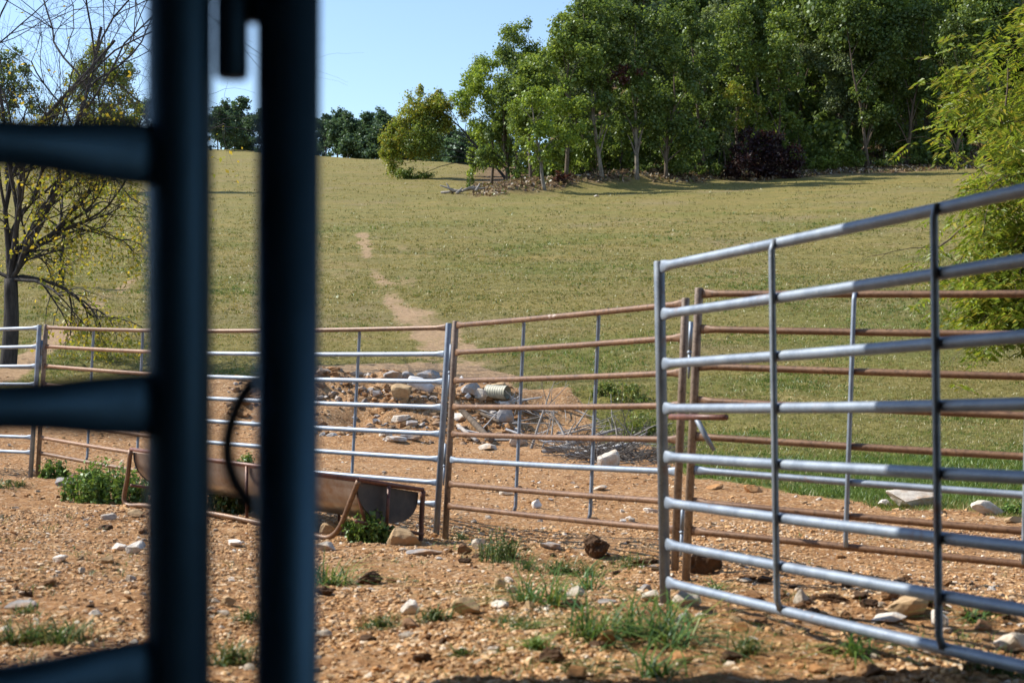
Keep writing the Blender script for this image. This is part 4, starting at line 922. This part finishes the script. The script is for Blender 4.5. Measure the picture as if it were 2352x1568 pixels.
# undergrowth inside the wood
UL, UG = 'dark green shrub growing under the trees inside the wood', 'shrubs under the trees in the wood'
def proto_bush(pal):
    t = thing('bush', UL, 'bush', (0, 0, 0), UG); bl = [(np.array([rng.normal() * 1.0, rng.normal() * 1.0, rng.uniform(.6, 1.9)]), np.array([1.2, 1.2, 1.0])) for q in range(5)]
    mb = MB(); tree_limbs(mb, np.zeros(3), [b[0] for b in bl], .05, rng); mb.build('trunk', DARKBARK, t)
    mb = MB(); crown_from(mb, bl, .3, .6, PAL[pal], rng); mb.build('crown', LEAF, t, False); return t
bp = [proto_bush(q) for q in ('dark', 'dark', 'mid', 'dark')]
i = 0
while i < 110:
    u = rng.uniform(1200, 2500); y = rng.uniform(112, 185); x = (u - CX) * y / F
    if y < float(edgeY(x, y)) + 2.5 or (u < 1300 and y > 140): continue
    loc = (x, y, float(G(x, y)) - .1); s = rng.uniform(.8, 1.7); o = bp[i % 4]
    if i < 4: o.location = loc; o.scale = (s, s, s)
    else: copy_thing(o, loc, rng.uniform(0, 6.28), (s, s, s))
    i += 1
# skyline trees
SKL, SKG = 'small far haze tinted tree on the hilltop skyline', 'far trees on the hilltop skyline'
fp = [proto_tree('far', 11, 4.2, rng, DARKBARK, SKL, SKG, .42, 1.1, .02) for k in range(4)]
first = {0, 1, 2, 3}; i = 0
SKY = [(500, 305, 245), (518, 322, 232), (556, 345, 220), (575, 345, 262), (600, 300, 250), (640, 300, 255), (690, 290, 258), (720, 285, 270), (748, 268, 262), (775, 262, 252), (800, 258, 256), (822, 262, 275), (852, 256, 258), (875, 254, 254), (895, 252, 262), (912, 262, 280), (760, 272, 282), (788, 266, 275), (811, 264, 285), (838, 262, 290), (865, 258, 268), (935, 256, 296), (960, 252, 300), (508, 315, 262), (538, 335, 268),
       (990, 244, 300), (1008, 246, 296), (1026, 242, 290), (1044, 240, 300), (1062, 238, 305), (1080, 236, 300), (1100, 236, 310), (1125, 234, 310), (1150, 232, 315), (400, 360, 240), (340, 360, 230), (250, 370, 240)]
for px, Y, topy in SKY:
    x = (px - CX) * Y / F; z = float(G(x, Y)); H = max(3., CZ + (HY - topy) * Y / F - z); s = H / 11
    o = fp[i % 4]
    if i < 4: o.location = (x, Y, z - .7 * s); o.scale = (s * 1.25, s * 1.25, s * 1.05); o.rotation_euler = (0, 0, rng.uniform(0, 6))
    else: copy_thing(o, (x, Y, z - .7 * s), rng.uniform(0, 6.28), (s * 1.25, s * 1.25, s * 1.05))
    i += 1
# trees at upper left
edge_tree('round dark and yellow tree behind the bare branches at upper left', (235, 440), [(215, 165, 54, 58), (260, 190, 50, 52), (195, 235, 56, 50), (285, 235, 40, 44), (245, 280, 60, 40), (220, 120, 34, 26), (290, 170, 26, 30), (160, 190, 26, 40), (240, 330, 60, 40), (300, 120, 22, 24), (130, 250, 40, 40), (110, 300, 46, 40), (300, 290, 40, 46)], 'yellow', .25, .85, .26, bark=DARKBARK, group=None, extra=[('dark_foliage', 'dark', [(210, 140, 40, 36), (270, 175, 40, 40), (200, 200, 40, 40)])])  # second set of clumps in the darker leaf palette, set slightly forward
edge_tree('dark blue green tree at the far upper left edge', (20, 440), [(15, 170, 50, 60), (55, 210, 40, 46), (5, 240, 50, 50), (60, 165, 26, 26), (-40, 200, 50, 60), (30, 130, 30, 26), (80, 250, 34, 36)], 'dark', .26, .7, .28, bark=DARKBARK, group=None)
edge_tree('sparse yellow leaved tree with dark slanting trunk behind the bare branched tree', (140, 655), [(150, 440, 60, 40), (220, 470, 60, 44), (100, 500, 50, 40), (270, 440, 50, 40), (210, 530, 60, 40), (290, 520, 50, 44), (150, 580, 40, 30)], 'yellow', .13, .14, .17, bark=DARKBARK, group=None, lo=20, soft=LEAFNEAR)

# near sparse tree at left, bare at the top
def branchy(mb, tips, p, d, L, r, depth, rng, up, wob, seg=7, kids=(3, 5), tiprec=2):
    P = [np.array(p, float)]; d = nrm(np.array(d, float))
    for i in range(seg):
        d = nrm(d + rng.normal(size=3) * wob + np.array([0, 0, up])); P.append(P[-1] + d * L / seg)
    rad = np.linspace(r, r * (.5 if depth else .3), seg + 1); tube(mb, P, rad, 8 if r > .05 else (6 if r > .015 else 4), cap=False)
    if depth < tiprec: tips += [(P[j], depth) for j in range(2, seg + 1)]
    if depth:
        for k in range(rng.integers(*kids)):
            i = rng.integers(2, seg + 1); side = nrm(np.cross(d, rng.normal(size=3))); nd = nrm(d * .75 + side * rng.uniform(.5, .95))
            branchy(mb, tips, P[i], nd, L * rng.uniform(.5, .75), rad[i] * .62, depth - 1, rng, up, wob, seg, kids, tiprec)
r2 = np.random.default_rng(21)
Yt = 32.0; bx = (18 - CX) * Yt / F; base = np.array([bx, Yt, float(G(bx, Yt)) - .1])
t = thing('sparse_tree', 'near dark branching tree at left, bare twigs above and yellow leaves below', 'tree', tuple(base))
mb = MB(); tips = []; fork = U(25, 640, Yt)
tube(mb, smooth_path([base, base * .5 + fork * .5 + (.04, 0, 0), fork], 5), np.linspace(.19, .145, 11), 12)
for (qx, qy, dy), L, r, dp, up in (((115, 80, .3), 1.0, .07, 4, .03), ((70, 60, -.3), 1.0, .055, 4, .03), ((-30, 90, .2), 1.0, .065, 4, .0), ((120, 330, .3), 1.0, .085, 5, .04), ((165, 360, .6), 1.0, .06, 5, .05), ((55, 380, -.2), 1.0, .075, 5, .06), ((-40, 380, .2), 1.0, .08, 4, .03), ((130, 520, -.5), 1.0, .06, 4, -.05), ((200, 560, .4), 1.0, .055, 4, -.10), ((170, 640, -.6), 1.0, .05, 3, -.07), ((-60, 560, .3), 1.0, .05, 3, -.05), ((150, 440, .8), 1.0, .06, 4, -.03)):
    q = U(qx, qy, Yt + dy); v = q - fork; branchy(mb, tips, fork, v, np.linalg.norm(v) * 1.15, r, dp - 1, r2, up, .13, 8, (4, 7), 2)
mb.build('trunk', DARKBARK, t)
P = np.array([q for q, d in tips]); zt = CZ + (HY - 300) * Yt / F
keep = r2.random(len(P)) < np.where(P[:, 2] > zt, .006, .26 * (1 - .5 * ss(P[:, 2], 3.0, zt))); P = P[keep]
P = np.repeat(P, 3, 0) + r2.normal(size=(len(P) * 3, 3)) * .13; P[:, 2] -= .05
mb = MB(); leaves(mb, P, .10, PAL['gold'], r2, None, .6, .3); mb.build('foliage', LEAFNEAR, t, False)

# yellow green tree at the right edge
Yt = 27.0; base = np.array([(2540 - CX) * Yt / F, Yt + 1.2, 0.]); base[2] = float(G(base[0], base[1])) - .1
t = thing('leafy_tree', 'near yellow green leafy tree at the right edge, branches drooping low', 'tree', tuple(base))
mb = MB(); tips = []; fork = np.array([base[0] - .1, base[1], base[2] + 2.2]); tube(mb, smooth_path([base, fork], 6), np.linspace(.2, .15, 7), 12)
for (qx, qy, dy), r, dp, up in (((2200, 190, -.4), .07, 3, -.02), ((2330, 90, .3), .07, 3, .0), ((2230, 330, -.8), .06, 3, -.05), ((2300, 480, -1.2), .055, 3, -.07), ((2270, 600, -.6), .05, 3, -.07), ((2420, 160, 1.0), .07, 3, 0), ((2330, 320, .8), .06, 3, -.03), ((2450, 30, 0), .08, 3, .02), ((2400, 420, .2), .06, 3, -.04), ((2310, 660, -.9), .045, 3, -.06), ((2560, 150, .5), .08, 3, .02), ((2380, 240, -1.2), .06, 3, -.03)):
    q = U(qx + 70, qy, Yt + dy); v = q - fork; L = np.linalg.norm(v); branchy(mb, tips, fork, v + (0, 0, .25 * L), L * .72, r, dp, r2, up - .03, .10, 8, (4, 6), 3)
mb.build('trunk', BARK, t)
P = np.array([q for q, d in tips]); low = ss(P[:, 2], 1.0, 4.2); P = P[r2.random(len(P)) < .09 + .33 * low]
out = np.interp(P[:, 2], [1.2, 2.2, 2.8, 3.3, 4.3, 4.9, 5.6, 6.6, 7.6, 8.4], [8.6, 8.3, 8.2, 8.15, 8.15, 7.9, 7.65, 7.65, 8.25, 8.8]) + .25 * r2.normal(size=len(P))
P = P[P[:, 0] > out]
P = np.repeat(P, 2, 0) + r2.normal(size=(len(P) * 2, 3)) * .12
D_ = nrm(r2.normal(size=(len(P), 3)) * (1, 1, .35) + np.array([-.25, -.2, -.45])); sd_ = nrm(np.cross(D_, (0, 0, 1.))); L_ = r2.uniform(.22, .42, len(P)); Q_ = []; DR = []
for a_ in range(6):
    for sg in (-1, 1): Q_.append(P + D_ * (L_ * (a_ + .7) / 6)[:, None] + sd_ * sg * .05 - np.array([0, 0, .02]) * (a_ / 3) ** 2); DR.append(sd_ * sg + D_ * .5)
P = np.concatenate(Q_); DR = nrm(np.concatenate(DR))
print('right tree leaves', len(P))
def leaflets(mb, P, dr, size, pal, rng):
    n = len(P); pal = np.array(pal); nn = nrm(rng.normal(size=(n, 3)) * .45 + np.array([0, 0, .8])); b = nrm(np.cross(nn, dr)); sz = (size * rng.uniform(.55, 1.3, n))[:, None]
    V = np.stack([P - dr * sz * .1, P + b * sz * .2 + dr * sz * .35, P + dr * sz - np.array([0, 0, .25]) * sz, P - b * sz * .2 + dr * sz * .35], 1).reshape(-1, 3)
    mb.add(V, np.arange(n * 4).reshape(-1, 4), None, np.repeat(pal[rng.integers(len(pal), size=n)] * rng.uniform(.75, 1.25, (n, 1)), 4, 0))
mb = MB(); leaflets(mb, P, DR, .13, [(.19, .25, .03), (.23, .28, .035), (.25, .27, .04), (.30, .26, .045), (.14, .20, .025), (.21, .27, .035)], r2); mb.build('foliage', LEAFNEAR, t, False)
